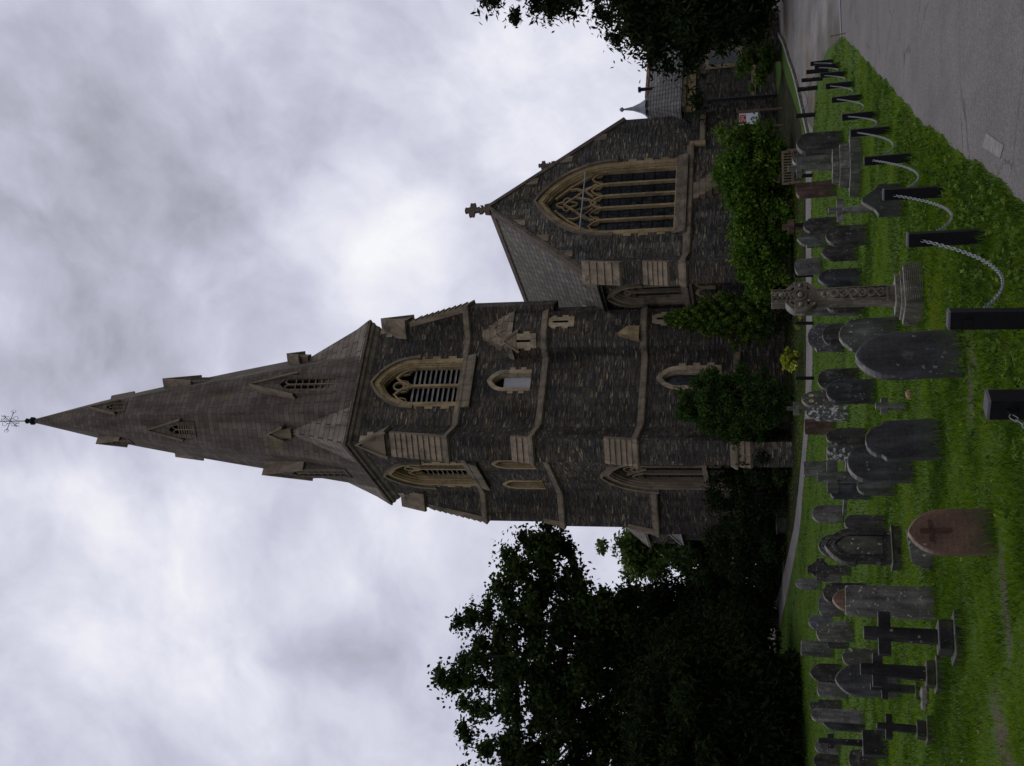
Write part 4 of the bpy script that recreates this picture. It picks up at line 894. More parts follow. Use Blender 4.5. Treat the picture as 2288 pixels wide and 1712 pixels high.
CROSSES = [
(4.52, 24.28, 0.14, 1.51, 1.33, 1.21, 0.48, 0.12, [(0.59, 0.61), (0.44, 0.75), (0.24, 1.08)], 'green', 'pale grey stone cross on a stepped plinth near the back chain row'),
(3.13, 21.28, 0.06, 0.85, 0.7, 0.58, 0.51, 0.1, [], 'grey', 'plain grey stone cross standing left of the squat gabled stone'),
(5.26, 38.97, 0.92, 1.0, 0.82, 0.61, 0.53, 0.16, [], 'redbrown', 'small brown stone cross rising above the chamfered dark headstone'),
(-0.93, 34.6, 0.61, 1.22, 1.03, 0.85, 0.44, 0.11, [], 'green', 'thin mossy cross rising behind the white lichen stone'),
(-0.42, 16.18, 0.0, 0.47, 0.4, 0.3, 0.24, 0.09, [], 'green', 'little weathered stone cross alone on the grass'),
(-1.92, 21.87, 0.08, 1.1, 0.92, 0.72, 0.64, 0.18, [], 'greenlich', 'large grey green stone cross behind the large dark round headstone'),
(-4.82, 28.39, 0.29, 1.06, 0.84, 0.64, 0.54, 0.2, [], 'dark', 'dark ringed stone cross at the back beside the oval stone'),
(-2.6, 11.51, 0.0, 0.93, 0.79, 0.67, 0.44, 0.12, [(0.23, 0.31), (0.09, 0.47)], 'black', 'big black cross on a two step plinth at the front left'),
(-3.31, 12.83, 0.0, 0.9, 0.77, 0.66, 0.37, 0.13, [(0.21, 0.27), (0.11, 0.39)], 'black', 'dark cross on mossy steps left of the big black cross'),
(-4.15, 15.28, 0.0, 0.65, 0.51, 0.43, 0.31, 0.09, [(0.09, 0.21)], 'black', 'slender dark cross on a broken foot beside the mossy steps'),
(-4.24, 13.82, 0.0, 0.67, 0.57, 0.49, 0.3, 0.08, [(0.22, 0.2), (0.11, 0.3)], 'black', 'small dark cross on a stepped plinth alone at the far left'),
(-6.62, 20.61, 0.05, 1.21, 1.05, 0.93, 0.25, 0.1, [(0.44, 0.45)], 'black', 'dark cross on a massive block plinth at the left edge'),
]
for row in GRAVES:
    o = headstone(*row)
    k = row[0]
    if row[7] == 'lichen' and k == 'gothic' and row[6] > .14:
        t = row[6]
        for sg in (-1, 1):
            MB().prism([(sg*.085+.05*math.cos(a), row[5]-.26+.07*math.sin(a)) for a in np.linspace(0, 2*math.pi, 11)[:-1]], fz, -t/2-.012, -t/2+.01).build('roundel', 'tan_pale', o)
    if row[7] == 'granite' and row[5] < .8:
        t = row[6]; f = lambda u, v, w: Vector((u+.0, w, v+.47))
        q = MB(); q.prism([(-.022, -.13), (.022, -.13), (.022, .0), (.075, 0), (.075, .036), (.022, .036), (.022, .09), (-.022, .09), (-.022, .036), (-.075, .036), (-.075, 0), (-.022, 0)], f, -t/2-.008, -t/2+.02)
        for cu, cv in ((.075, .018), (-.075, .018), (0, .09), (0, -.13)):
            q.prism([(cu+.020*math.cos(a), cv+.020*math.sin(a)) for a in np.linspace(0, 2*math.pi, 9)[:-1]], f, -t/2-.006, -t/2+.02)
        q.build('carved_cross', 'granite_cut', o)
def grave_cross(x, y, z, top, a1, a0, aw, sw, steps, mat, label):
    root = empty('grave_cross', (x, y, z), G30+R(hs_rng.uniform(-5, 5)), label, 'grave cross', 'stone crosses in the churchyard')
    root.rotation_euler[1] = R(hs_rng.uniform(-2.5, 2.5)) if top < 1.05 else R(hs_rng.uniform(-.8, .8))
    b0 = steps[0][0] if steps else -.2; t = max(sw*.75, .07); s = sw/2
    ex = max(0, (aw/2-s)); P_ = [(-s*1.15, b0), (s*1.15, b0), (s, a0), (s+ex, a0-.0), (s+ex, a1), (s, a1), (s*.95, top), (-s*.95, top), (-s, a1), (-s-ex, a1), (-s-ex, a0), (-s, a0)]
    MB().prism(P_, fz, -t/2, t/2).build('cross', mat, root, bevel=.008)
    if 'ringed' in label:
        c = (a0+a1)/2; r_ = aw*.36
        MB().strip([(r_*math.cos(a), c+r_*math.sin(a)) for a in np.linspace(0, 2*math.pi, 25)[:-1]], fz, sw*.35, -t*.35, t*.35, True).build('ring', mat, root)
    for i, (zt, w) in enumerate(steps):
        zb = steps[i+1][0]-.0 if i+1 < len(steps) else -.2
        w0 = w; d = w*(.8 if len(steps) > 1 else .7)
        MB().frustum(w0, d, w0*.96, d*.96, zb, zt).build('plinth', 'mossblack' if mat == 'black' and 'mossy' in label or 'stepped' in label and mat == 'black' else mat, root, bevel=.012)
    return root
for row in CROSSES: grave_cross(*row)
# carved wheel cross
cw = empty('celtic_cross', (1.02, 14.44, 0), G30+R(-2), 'tall carved wheel headed stone cross on a rough tapering plinth', 'celtic cross'); cw.scale = (.94, .94, .92)
t = .19; hd = 1.60
def wheel_outline():
    a = .135; s = .095
    return [(-s*1.22, .36), (s*1.22, .36), (s, hd-.2), (s*.9, hd-.12), (s*1.05, hd-.085), (.215, hd-.095), (.215, hd+.095), (s*1.05, hd+.085), (s*.9, hd+.12), (s*.98, 2.0), (-s*.98, 2.0), (-s*.9, hd+.12), (-s*1.05, hd+.085), (-.215, hd+.095), (-.215, hd-.095), (-s*1.05, hd-.085), (-s*.9, hd-.12), (-s, hd-.2)]
cs = MB().prism(wheel_outline(), fz, -t/2, t/2).build('cross', 'celtic', cw, bevel=.008)
MB().strip([(.20*math.cos(a), hd+.20*math.sin(a)) for a in np.linspace(0, 2*math.pi, 41)[:-1]], fz, .062, -t*.44, t*.44, True).build('ring', 'celtic', cw)
kn_ = MB(); rr_ = random.Random(3)
def boss(u, v, r_):
    n = 10; kn_.loft([[Vector((u+q*math.cos(2*math.pi*i/n), -t/2-dz, v+q*math.sin(2*math.pi*i/n))) for i in range(n)] for q, dz in ((r_, -.01), (r_*.9, .02), (r_*.6, .035), (r_*.15, .042))], True, True)
for u, v, r_ in ((0, hd, .045), (0, 1.86, .04), (0, 1.3, .035), (.15, hd, .036), (-.15, hd, .036)): boss(u, v, r_)
kn_.strip([(.082*math.cos(a), hd+.082*math.sin(a)) for a in np.linspace(0, 2*math.pi, 17)[:-1]], fz, .014, -t/2-.018, -t/2+.005, True)
for i in range(13):                    # interlace up the shaft: two crossing ropes
    pass
for ph in (0, math.pi):
    kn_.strip([(.058*math.sin(v*26+ph), v) for v in np.arange(.50, 1.22, .02)], fz, .022, -t/2-.028-.004*(ph > 0), -t/2+.005)
    kn_.strip([(.050*math.sin(v*52+ph), v) for v in np.arange(1.72, 1.98, .015)], fz, .016, -t/2-.024-.004*(ph > 0), -t/2+.005)
    kn_.strip([(.03*math.sin(v*26+ph+1.2)+(.02 if ph else -.02), v) for v in np.arange(.50, 1.22, .02)], fz, .014, -t/2-.018-.004*(ph > 0), -t/2+.005)
for sg in (-1, 1): kn_.strip([(sg*.098, .46), (sg*.083, hd-.22)], fz, .014, -t/2-.02, -t/2+.005); kn_.strip([(sg*.085, hd+.15), (sg*.083, 1.985)], fz, .012, -t/2-.02, -t/2+.005)
kn_.strip([(-.1, 1.988), (.1, 1.988)], fz, .02, -t/2-.021, -t/2+.005); kn_.strip([(-.11, .46), (.11, .46)], fz, .02, -t/2-.022, -t/2+.005)
kn_.build('carving', 'celtic', cs)
st = MB()
for w, z0, z1 in ((.46, .30, .365), (.54, .26, .30)): st.frustum(w, w*.82, w*.95, w*.78, z0, z1)
st.build('step', 'celtic', cw, bevel=.008)
pl_ = MB().frustum(.80, .62, .62, .50, -.2, .262).build('plinth', 'celtic_plinth', cw, bevel=.012)
gr = MB()
for i in range(9): gr.box(-.27+(i%3)*.004, .27, -.292-.012*i, -.28-.012*i, .23-.024*i, .238-.024*i)
gr.build('inscription_band', 'celtic', pl_)
# gothic monument on a moulded base, with a paler sunk panel
gm = empty('grave_monument', (-2.64, 17.7, 0), G30, 'dark gothic monument with a paler sunk panel on a moulded base', 'monument')
P_ = arch_pts(0, .26, .72, 1.16, 8)
MB().prism([(-.24, .16), (.24, .16), (.27, .34), (.25, .4), (.25, .68), (.29, .70)] + [(u*1.12, v) for u, v in P_] + [(-.29, .70), (-.25, .68), (-.25, .4), (-.27, .34)], fz, -.09, .09).build('body', 'dark', gm, bevel=.01)
pn = MB().prism([(-.15, .30), (.15, .30)] + arch_pts(0, .15, .72, .98, 6), fz, -.099, -.05).build('panel', 'lichen', gm)
MB().strip([(-.19, .28), (-.19, .72)] + [(-u, v) for u, v in arch_pts(0, .19, .72, 1.04, 6)] + [(.19, .28)], fz, .05, -.125, -.06).build('arch_moulding', 'dark', gm)
for sg in (-1, 1): MB().tube([(sg*.225, -.1, .34), (sg*.225, -.1, .7)], .026, 8).build('colonnette', 'dark', gm)
MB().frustum(.60, .36, .60, .36, -.2, .15).box(-.32, .32, -.2, .2, .15, .175).build('base', 'dark', gm, bevel=.01)
# slanted book-like stone behind the granite stone
ds = MB().prism([(-.20, -.1), (.20, -.1), (.20, .06), (-.18, .30)], lambda u, v, w: Vector((w, u, v)), -.21, .21).build('grave_marker', 'slab', None, bevel=.02)
ds.location = (-2.07, 13.84, 0); ds.rotation_euler = (0, R(-6), G30); tag(ds, 'low slanted desk shaped gravestone behind the reddish granite headstone', 'grave marker')
lg = MB().frustum(1.9, .8, 1.85, .75, -.2, .35).box(-1.0, 1.0, -.42, .42, .35, .44).build('ledger_tomb', 'grey', None, bevel=.02)
lg.location = (-6.3, 53.0, zg(53.0)); lg.rotation_euler = (0, 0, G30); tag(lg, 'long low pale tomb below the dark bushes left of the tower', 'tomb')
bx = MB().frustum(.5, .42, .44, .36, -.1, .14).build('grave_stub', 'grey', None, bevel=.02); bx.location = (3.9, 31.0, .4); bx.rotation_euler = (0, R(4), G30); tag(bx, 'small weathered stone stub in the grass right of the plain grey cross', 'stone stub')
ks = MB()
for a, c_ in (((-1.9, 28.2), (-3.6, 29.5)),): ks.add([(a[0], a[1], zg(a[1])-.05), (c_[0], c_[1], zg(c_[1])-.05), (c_[0]+.1, c_[1]+.14, zg(c_[1])-.05), (a[0]+.1, a[1]+.14, zg(a[1])-.05), (a[0], a[1], zg(a[1])+.09), (c_[0], c_[1], zg(c_[1])+.09), (c_[0]+.1, c_[1]+.14, zg(c_[1])+.09), (a[0]+.1, a[1]+.14, zg(a[1])+.09)], [(3,2,1,0),(4,5,6,7),(0,1,5,4),(1,2,6,5),(2,3,7,6),(3,0,4,7)])
tag(ks.build('grave_kerb', 'grey'), 'thin pale kerb of a grave running through the grass by the far path', 'grave kerb')
pt = MB(); pt.prism([(-.06, 0), (.10, 0), (.05, .07), (-.03, .05)], fz, -.03, .05); po = pt.build('pot_shard', 'terracotta', None, bevel=.006); po.location = (-.26, 16.1, 0); po.rotation_euler = (0, 0, .6); tag(po, 'terracotta pot fragment at the foot of the little weathered cross', 'pot fragment')
for i, (x, y, s) in enumerate(((-4.0, 14.55, .11), (-4.2, 14.75, .08))):
    rk_ = MB(); n = 7
    rk_.loft([[(s*q*math.cos(2*math.pi*k/n)*(1+.25*math.sin(k*2.3+i)), s*q*math.sin(2*math.pi*k/n), s*zz) for k in range(n)] for q, zz in ((1., -.3), (1.1, .2), (.8, .7), (.3, .9))], True, True)
    ro = rk_.build('loose_stone', 'dark', None, bevel=.01); ro.location = (x, y, 0); tag(ro, ('larger' if i == 0 else 'smaller')+' loose stone lying by the foot of the slender dark cross', 'stone', 'loose stones by the slender cross')

# ================================================================ chain posts
POSTS = [(-1.55, 4.35), (-.15, 5.87), (.34, 7.22), (1.15, 9.66), (1.92, 12.1), (2.88, 15.16), (3.93, 18.27), (4.71, 20.5), (5.77, 23.5), (6.56, 25.45), (7.30, 27.3), (8.05, 29.3), (8.62, 30.9)]
BACK = [(8.85, 32.6), (9.15, 34.6), (9.35, 36.4), (8.7, 37.3), (6.9, 38.4), (5.3, 38.85), (3.55, 39.0), (1.9, 39.0), (.0, 39.2)]
def place_words(i, front):
    if front:
        return ['nearest black chain post, cut off by the photo edge beyond the slate headstone', 'thick black chain post in the foreground left of the tallest slate headstone', 'black chain post standing right before the tallest dark slate headstone', 'black chain post between the wheel cross and the road',
                'black chain post in front of the squat gabled headstone', 'black chain post on open grass right of the gabled headstone', 'black chain post beside the stepped pale cross, sixth from the front'][i] if i < 7 else 'black chain post along the road, %s from its far end' % {12: 'the last', 11: 'second', 10: 'third', 9: 'fourth', 8: 'fifth', 7: 'sixth'}[i]
    return 'black chain post by the drive and far path, %s from the drive end' % ['first', 'second', 'third', 'fourth', 'fifth', 'sixth', 'seventh', 'eighth', 'ninth'][i]
def post_proto():
    r_ = empty('chain_post', (0, 0, 0))
    s = .056
    MB().frustum(2*s, 2*s, 2*s, 2*s, -.15, .62).build('shaft', 'iron', r_, bevel=.006)
    MB().frustum(2*s+.008, 2*s+.008, 2*s-.004, 2*s-.004, .622, .634).build('cap', 'post_top', r_)
    MB().tube([(s*.1, -s-.002, .545), (s*.1, -s-.03, .53), (s*.1, -s-.03, .50), (s*.1, -s-.002, .495)], .006, 5).build('eye', 'iron', r_)
    return r_
proto = post_proto(); used = False
def copy_thing(root):
    r_ = root.copy(); COL.objects.link(r_)
    for ch in list(root.children):
        c = ch.copy(); COL.objects.link(c); c.parent = r_
    return r_
def link_mesh():
    n1, n2 = 10, 5; L_, w_, r_ = .025, .0115, .0034; pts = []
    for i in range(n1):
        a = 2*math.pi*i/n1; pts.append(Vector((math.cos(a)*w_, 0, math.sin(a)*w_ + (L_-w_ if math.sin(a) > 0 else -(L_-w_)))))
    mb = MB(); rings = []
    for i, p in enumerate(pts):
        d = (pts[(i+1) % n1]-pts[i-1]).normalized(); a = Vector((0, 1, 0)); c = d.cross(a)
        rings.append([p+(a*math.cos(2*math.pi*k/n2)+c*math.sin(2*math.pi*k/n2))*r_ for k in range(n2)])
    rings.append(rings[0]); mb.loft(rings); return mb
LM = link_mesh()
def chain(p0, p1, sag, thin, label):
    L_ = [Vector(p0).lerp(Vector(p1), s) - Vector((0, 0, sag*4*s*(1-s))) for s in np.linspace(0, 1, 120)]
    d = [0]
    for a, c in zip(L_, L_[1:]): d.append(d[-1]+(c-a).length)
    mb = MB()
    if thin: mb.tube(L_[::6]+[L_[-1]], .009, 5)
    else:
        n = int(d[-1]/.040); prev = None
        for i in range(n+1):
            q = d[-1]*i/n; j = min(int(np.searchsorted(d, q)), 118); j = max(j, 1)
            p = L_[j-1].lerp(L_[j], (q-d[j-1])/(d[j]-d[j-1])); tn = (L_[j]-L_[j-1]).normalized()
            sd_ = tn.cross(Vector((0, 0, 1))).normalized(); up_ = sd_.cross(tn); ang = math.pi/4+(math.pi/2 if i % 2 else 0)
            a = sd_*math.cos(ang)+up_*math.sin(ang); bb = tn.cross(a)
            mb.add([p+a*v[0]+bb*v[1]+tn*v[2] for v in LM.v], LM.f)
    return tag(mb.build('chain', 'iron_pipe' if thin else 'chain', None, True, False), label, 'chain', 'chains between the posts')
def row(P_, front):
    global used
    for i, (x, y) in enumerate(P_):
        a = Vector(P_[max(i-1, 0)]); c = Vector(P_[min(i+1, len(P_)-1)]); d = c-a
        o = proto if not used else copy_thing(proto); used = True
        o.location = (x, y, zg(y)); rr = hs_rng.uniform(-1, 1)
        o.rotation_euler = (R(hs_rng.uniform(-1.5, 1.5)), R(hs_rng.uniform(-1.8, 1.8)), -math.atan2(d.x, d.y)+R(rr*3))
        tag(o, place_words(i, front), 'post', 'black chain posts')
    for i in range(len(P_)-1):
        a, c = Vector(P_[i]), Vector(P_[i+1]); d = (c-a).normalized()
        p0 = (c.x-d.x*.09, c.y-d.y*.09, zg(c.y)+.515); p1 = (a.x+d.x*.06, a.y+d.y*.06, zg(a.y)+.50)
        if not front: p0 = (c.x, c.y, zg(c.y)+.5); p1 = (a.x, a.y, zg(a.y)+.5)
        if front and i == 1: continue          # a gap in the chain between the second and third posts
        Ls = (c-a).length; lab = ('galvanised chain sagging from the '+place_words(i+1, True).split(',')[0].replace('black chain post', 'post').replace('nearest', 'near')) if front else 'thin dark chain hanging between the %s and %s posts of the far path row' % (['first', 'second', 'third', 'fourth', 'fifth', 'sixth', 'seventh', 'eighth', 'ninth'][i], ['first', 'second', 'third', 'fourth', 'fifth', 'sixth', 'seventh', 'eighth', 'ninth'][i+1])
        if front and i+1 >= 7: lab = 'galvanised chain by the road, %s span from the far end' % ['sixth', 'fifth', 'fourth', 'third', 'second', 'last'][i-6]
        chain(p0, p1, .375 if front else .22, not front, lab)
row(POSTS, True); row(BACK, False)
stk = MB().tube([(0, 0, -.05), (.05, .05, .36)], .014, 6).build('marker_rod', 'wood'); stk.location = (8.35, 27.6, zg(27.6)); stk.rotation_euler = (0, R(-12), 0); tag(stk, 'short leaning rod stuck in the grass tip by the road', 'rod')
# bench, seen over the stones by the far path
be = empty('bench', (7.95, 42.2, zg(42.2)-.02), R(-4), 'weathered wooden bench with an upright slatted back by the far path', 'bench')
bk = MB().box(-.62, .62, .20, .24, .70, .78).box(-.62, .62, .20, .24, .38, .43)
for i in range(12): bk.box(-.56+i*.102-.02, -.56+i*.102+.02, .205, .235, .43, .70)
bk.build('backrest', 'wood', be)
se = MB()
for i in range(4): se.box(-.62, .62, -.24+i*.115, -.14+i*.115, .33, .36)
se.build('seat', 'wood', be)
for sx in (-1, 1):
    MB().box(sx*.60-.03, sx*.60+.03, .19, .245, -.1, .79).build('leg', 'wood', be); MB().box(sx*.60-.03, sx*.60+.03, -.26, -.19, -.1, .52).build('leg', 'wood', be)
    MB().box(sx*.60-.04, sx*.60+.04, -.29, .19, .52, .56).build('armrest', 'wood', be)
# notice board near the vestry
nb = empty('notice_board', (11.75, 50.3, zg(50.3)), R(12), 'white notice board with a red panel on dark posts by the vestry', 'notice board')
for sx in (-1, 1): MB().box(sx*.40-.04, sx*.40+.04, -.04, .04, -.2, 2.0).build('post', 'wood', nb)
bd = MB().box(-.36, .36, -.03, .03, 1.02, 2.0).build('frame', 'wood', nb)
MB().box(-.27, .27, -.05, -.03, 1.10, 1.92).build('sign_face', 'white', nb)
MB().box(-.21, .21, -.058, -.05, 1.64, 1.90).build('red_panel', 'red', nb)
tx = MB(); r9 = random.Random(2)
for i in range(4):
    x = -.17
    while x < .15:
        w = r9.uniform(.02, .06); tx.box(x, min(x+w, .17), -.062, -.058, 1.68+.05*i, 1.70+.05*i); x += w+.018
tx.build('white_lettering', 'white', nb)
t2 = MB()
for i, ww in enumerate((.06, .10, .13, .09)): t2.box(-.02-ww*.3, -.02+ww, -.056, -.05, 1.20+.05*i, 1.235+.05*i)
t2.build('green_emblem', 'teal', nb)
# ================================================================ foliage
def quads_mesh(name, V, tint, mat, parent=None, nv=4):
    """V (N,nv,3) float array of separate polygons, tint (N,3)"""
    N = len(V); me = bpy.data.meshes.new(name)
    me.vertices.add(N*nv); me.loops.add(N*nv); me.polygons.add(N)
    me.vertices.foreach_set('co', V.astype(np.float32).ravel())
    me.loops.foreach_set('vertex_index', np.arange(N*nv, dtype=np.int32))
    me.polygons.foreach_set('loop_start', np.arange(0, N*nv, nv, dtype=np.int32))
    me.update(calc_edges=True)
    at = me.attributes.new('tint', 'FLOAT_COLOR', 'POINT')
    c = np.ones((N, nv, 4), np.float32); c[:, :, :3] = tint[:, None, :]
    at.data.foreach_set('color', c.ravel())
    return link(name, me, mat, parent)
def unit(n):
    v = rng.normal(size=(n, 3)); return v/np.linalg.norm(v, axis=1)[:, None]
def leaf_cloud(cent, rad, n, size, cols, shell=.55, droop=0., aspect=.5, flat=0.):
    cent = np.asarray(cent, float); rad = np.asarray(rad, float)
    if rad.ndim == 1: rad = np.repeat(rad[:, None], 3, 1)
    k = np.repeat(np.arange(len(cent)), n); N = len(k)
    u = unit(N); r_ = np.minimum(np.abs(rng.normal(size=N))*.50, 1.15) if shell == 'soft' else rng.random(N)**shell
    p = cent[k]+u*rad[k]*r_[:, None]
    a = unit(N); a[:, 2] = a[:, 2]*(1-flat)-droop; a += u*.35; a /= np.linalg.norm(a, axis=1)[:, None]
    b = np.cross(a, unit(N)); b /= np.linalg.norm(b, axis=1)[:, None]
    s = size*(.6+.8*rng.random(N))[:, None]
    V = np.stack([p-a*s*.5, p+b*s*aspect*.5-a*s*.05, p+a*s*.5, p-b*s*aspect*.5-a*s*.05], 1)
    cols = np.asarray(cols, float); ct = rng.integers(0, len(cols), len(cent))
    tint = cols[np.where(rng.random(N) < .6, ct[k], rng.integers(0, len(cols), N))]*(.7+.6*rng.random(N))[:, None]
    return V, tint
def blob_points(c, r, n, jit=.18, surf=.75, zmin=-9):
    """n clump centres spread through an uneven ellipsoid"""
    u = unit(n); rr = np.where(rng.random(n) < surf, .80+.25*rng.random(n), rng.random(n)**.5*.8)
    p = np.array(c)+u*np.array(r)*(rr*(1+jit*rng.normal(size=n)))[:, None]
    return p[p[:, 2] > zmin]
def limbs(root, base, tips, r0, r1=.03, mid=.45):
    mb = MB(); b = Vector(base)
    for tp in tips:
        tp = Vector(tp); m_ = b.lerp(tp, mid); m_.z += (tp.z-b.z)*.12
        m_ += Vector((random.uniform(-.4, .4), random.uniform(-.4, .4), 0))
        mb.tube([b, b.lerp(m_, .5)+Vector((random.uniform(-.15, .15), 0, 0)), m_, m_.lerp(tp, .5)+Vector((random.uniform(-.3, .3), 0, .1)), tp], [r0, r0*.75, r0*.5, r0*.28, r1], 6)
    return mb.build('limbs', 'bark', root, fix=False)
def tree(name, x, y, blobs, n_clump, clump_r, n_leaf, size, cols, mat, label, cat='tree', trunk_r=.35, trunk_h=None, group=None, droop=0., aspect=.5, shell=.55, nlimb=14, surf=.75, flat=0., keep=None, jit=.18):
    z0 = zg(y); root = empty(name, (x, y, z0), 0, label, cat, group)
    C_ = []; 
    for (c, r, w) in blobs:
        pts = blob_points(c, r, max(3, int(n_clump*w)), jit=jit, surf=surf, zmin=.15); C_.append(pts)
    C_ = np.concatenate(C_)
    if keep: C_ = C_[keep(C_)]
    rr = clump_r*(.6+.8*rng.random(len(C_)))
    rad = np.stack([rr, rr, rr*.72], 1)
    V, tint = leaf_cloud(C_, rad, n_leaf, size, cols, shell, droop, aspect, flat)
    top = C_[:, 2].max(); th = trunk_h or top*.5
    lean = random.uniform(-.03, .03)
    MB().tube([(0, 0, -.3), (.05, 0, th*.3), (lean*th, .03, th*.7), (lean*th*1.5, 0, th)], [trunk_r*1.25, trunk_r, trunk_r*.8, trunk_r*.55], 10).build('trunk', 'bark', root, fix=False)
    idx = rng.choice(len(C_), min(nlimb, len(C_)), replace=False)
    limbs(root, (lean*th, 0, th*.55), [C_[i] for i in idx], trunk_r*.5)
    quads_mesh('crown', V, tint, mat, root)
    return root
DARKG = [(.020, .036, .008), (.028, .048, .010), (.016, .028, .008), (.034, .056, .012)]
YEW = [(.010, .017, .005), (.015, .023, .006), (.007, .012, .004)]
# big broad tree at the left
tree('broad_tree', -16.5, 63, [((-.8, 0, 11.7), (7.9, 4.4, 7.7), .80), ((-.8, 0, 11.2), (5.5, 3.5, 5.5), .22), ((-8.2, 0, 11.0), (4.4, 3.8, 6.6), .30), ((6.2, -.2, 13.4), (1.9, 1.8, 2.5), .07)],
     380, .98, 250, .29, DARKG, 'leaf', 'large broad leaved tree left of the tower with gaps of sky in its crown', trunk_r=.55, trunk_h=9, nlimb=46, aspect=.62, jit=.09, surf=.62, shell='soft',
     keep=lambda c: ~((c[:, 0] > 4.2) & (c[:, 2] < 10.3+.5*(c[:, 0]-4.2))))
# dark yews beneath it
YL = [('dark drooping yew closest to the low roof left of the tower', -12.9, 60.0, [((0, 0, 3.9), (1.8, 2.2, 3.9), 1)], 70),
      ('dark yew second out from the tower, below the broad tree', -15.6, 61.5, [((0, 0, 4.8), (3.2, 2.6, 5.2), 1)], 120),
      ('dark yew third out from the tower, below the broad tree', -19.2, 62, [((0, 0, 4.6), (3.8, 2.6, 5.4), 1)], 120),
      ('dark yew at the far left edge of the churchyard', -23.5, 61.0, [((0, 0, 5.), (3.8, 3., 5.8), 1)], 110),
      ('dark spreading yew hanging low over the end of the far path', -14.9, 45.8, [((0, 0, 3.2), (3.4, 2.4, 3.5), 1)], 160),
      ('dark yew whose branches hide the far end of the path', -14.0, 50.5, [((0, 0, 3.0), (2.6, 2.2, 3.2), 1)], 110),
      ('dark spreading yew nearest the photo edge, behind the leftmost headstones', -20.2, 44.6, [((0, 0, 3.6), (3.4, 2.6, 4.), 1)], 120)]
for lab, x, y, bl, n in YL:
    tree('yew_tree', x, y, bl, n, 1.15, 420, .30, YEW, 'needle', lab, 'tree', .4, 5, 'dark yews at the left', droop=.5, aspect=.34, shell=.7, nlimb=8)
tree('shrub', -20.5, 54., [((0, 0, 1.2), (2.6, 1.2, 1.5), 1)], 26, .8, 300, .22, YEW, 'needle', 'low dark bush in front of the left hand yews, farther from the tower', 'shrub', .08, 1.2, 'low bushes under the yews', shell=.8, nlimb=4)
tree('shrub', -25.0, 57., [((0, 0, 1.5), (3.2, 1.4, 1.9), 1)], 32, .9, 300, .22, YEW, 'needle', 'low dark bush at the photo edge below the leftmost yew', 'shrub', .08, 1.2, 'low bushes under the yews', shell=.8, nlimb=4)
tree('pale_tree', -13.0, 84, [((0, 0, 8.0), (2.0, 2.0, 3.2), 1)], 60, 1.0, 150, .36, [(.07, .12, .025), (.10, .15, .035), (.05, .09, .02)], 'leaf', 'pale green tree far behind, between the tower and the dark trees', trunk_r=.25, trunk_h=7, aspect=.6)
# dark tree hanging over the vestry at the right
tree('cedar_tree', 22.3, 48., [((-.9, 0, 4.0), (7.3, 3.2, 3.2), .34), ((-.6, 0, 7.2), (6.6, 3.2, 2.4), .26), ((-.2, 0, 10.2), (5.4, 2.8, 2.2), .20), ((.2, 0, 12.7), (4.3, 2.4, 2.0), .16), ((.6, 0, 14.6), (3.4, 2.2, 1.7), .12), ((-5.2, 0, 4.2), (2.7, 1.6, 2.6), .30), ((-5.5, .8, 2.2), (1.6, 1.2, 1.3), .08)],
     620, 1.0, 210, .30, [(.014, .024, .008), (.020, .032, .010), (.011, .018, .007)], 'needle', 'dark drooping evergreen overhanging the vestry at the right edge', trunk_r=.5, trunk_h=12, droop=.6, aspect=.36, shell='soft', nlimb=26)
tree('far_hedge', -19., 78., [((0, 0, 2.6), (14, 2., 3.4), 1)], 220, 1.3, 110, .45, DARKG, 'leaf', 'dark hedge closing the view behind the yews at the left', 'hedge', .15, 2.5, shell=.7, nlimb=10, aspect=.6)
# shrubs before the church
GRN = [(.050, .105, .012), (.075, .140, .015), (.100, .165, .020), (.032, .066, .010)]
tree('laurel_shrub', 7.15, 46.2, [((.2, 0, 1.45), (3.1, 1.4, 1.50), .75), ((1.6, -.2, 1.9), (1.5, 1.2, 1.3), .25), ((-2.3, 0, 1.1), (1.5, 1.2, 1.25), .2), ((0, .2, 1.2), (3., 1., 1.1), .5)], 210, .46, 210, .15, GRN, 'leaf', 'large bright green evergreen shrub spreading below the gable window', 'shrub', .12, 1.5, shell='soft', aspect=.55, jit=.08)
CON = [(.038, .074, .014), (.060, .105, .016), (.085, .115, .018), (.028, .052, .012)]
r0 = empty('conifer', (2.75, 48.6, zg(48.6)), 0, 'layered conifer with yellowish shoot tips before the stair turret', 'conifer')
MB().tube([(0, 0, -.2), (.03, 0, 2.6), (0, 0, 5.0)], [.14, .09, .02], 8).build('trunk', 'bark', r0, fix=False)
cc = []; rr = []; lb = MB()
for i in range(150):
    z = .7+4.6*(i/150)**.85; ang = i*2.39996; L_ = (1-(z/5.7)**1.15)*1.95*(.55+.5*random.random())
    tip = Vector((math.cos(ang)*L_, math.sin(ang)*L_, z+.15*L_)); lb.tube([(0, 0, z-.25*L_), tip*.55+Vector((0, 0, z*.45-.12*L_*.5)), tip], [.025, .015, .006], 4)
    for s in (.35, .6, .8, 1.): cc.append((tip.x*s, tip.y*s, z-.25*L_+(.4*L_)*s)); rr.append((.30*(.6+.4*(1-s))*(.4+L_*.5), .30*(.6+.4*(1-s))*(.4+L_*.5), .15))
lb.build('limbs', 'bark', r0, fix=False)
V, tint = leaf_cloud(cc, rr, 60, .14, CON[:2]+CON[3:], .6, -.3, .35); V2, t2_ = leaf_cloud(cc[3::4], [(.10, .10, .12)]*len(cc[3::4]), 22, .13, [(.19, .225, .025), (.13, .17, .022)], .6, -1.2, .3)
quads_mesh('crown', np.concatenate([V, V2]), np.concatenate([tint, t2_]), 'needle', r0)
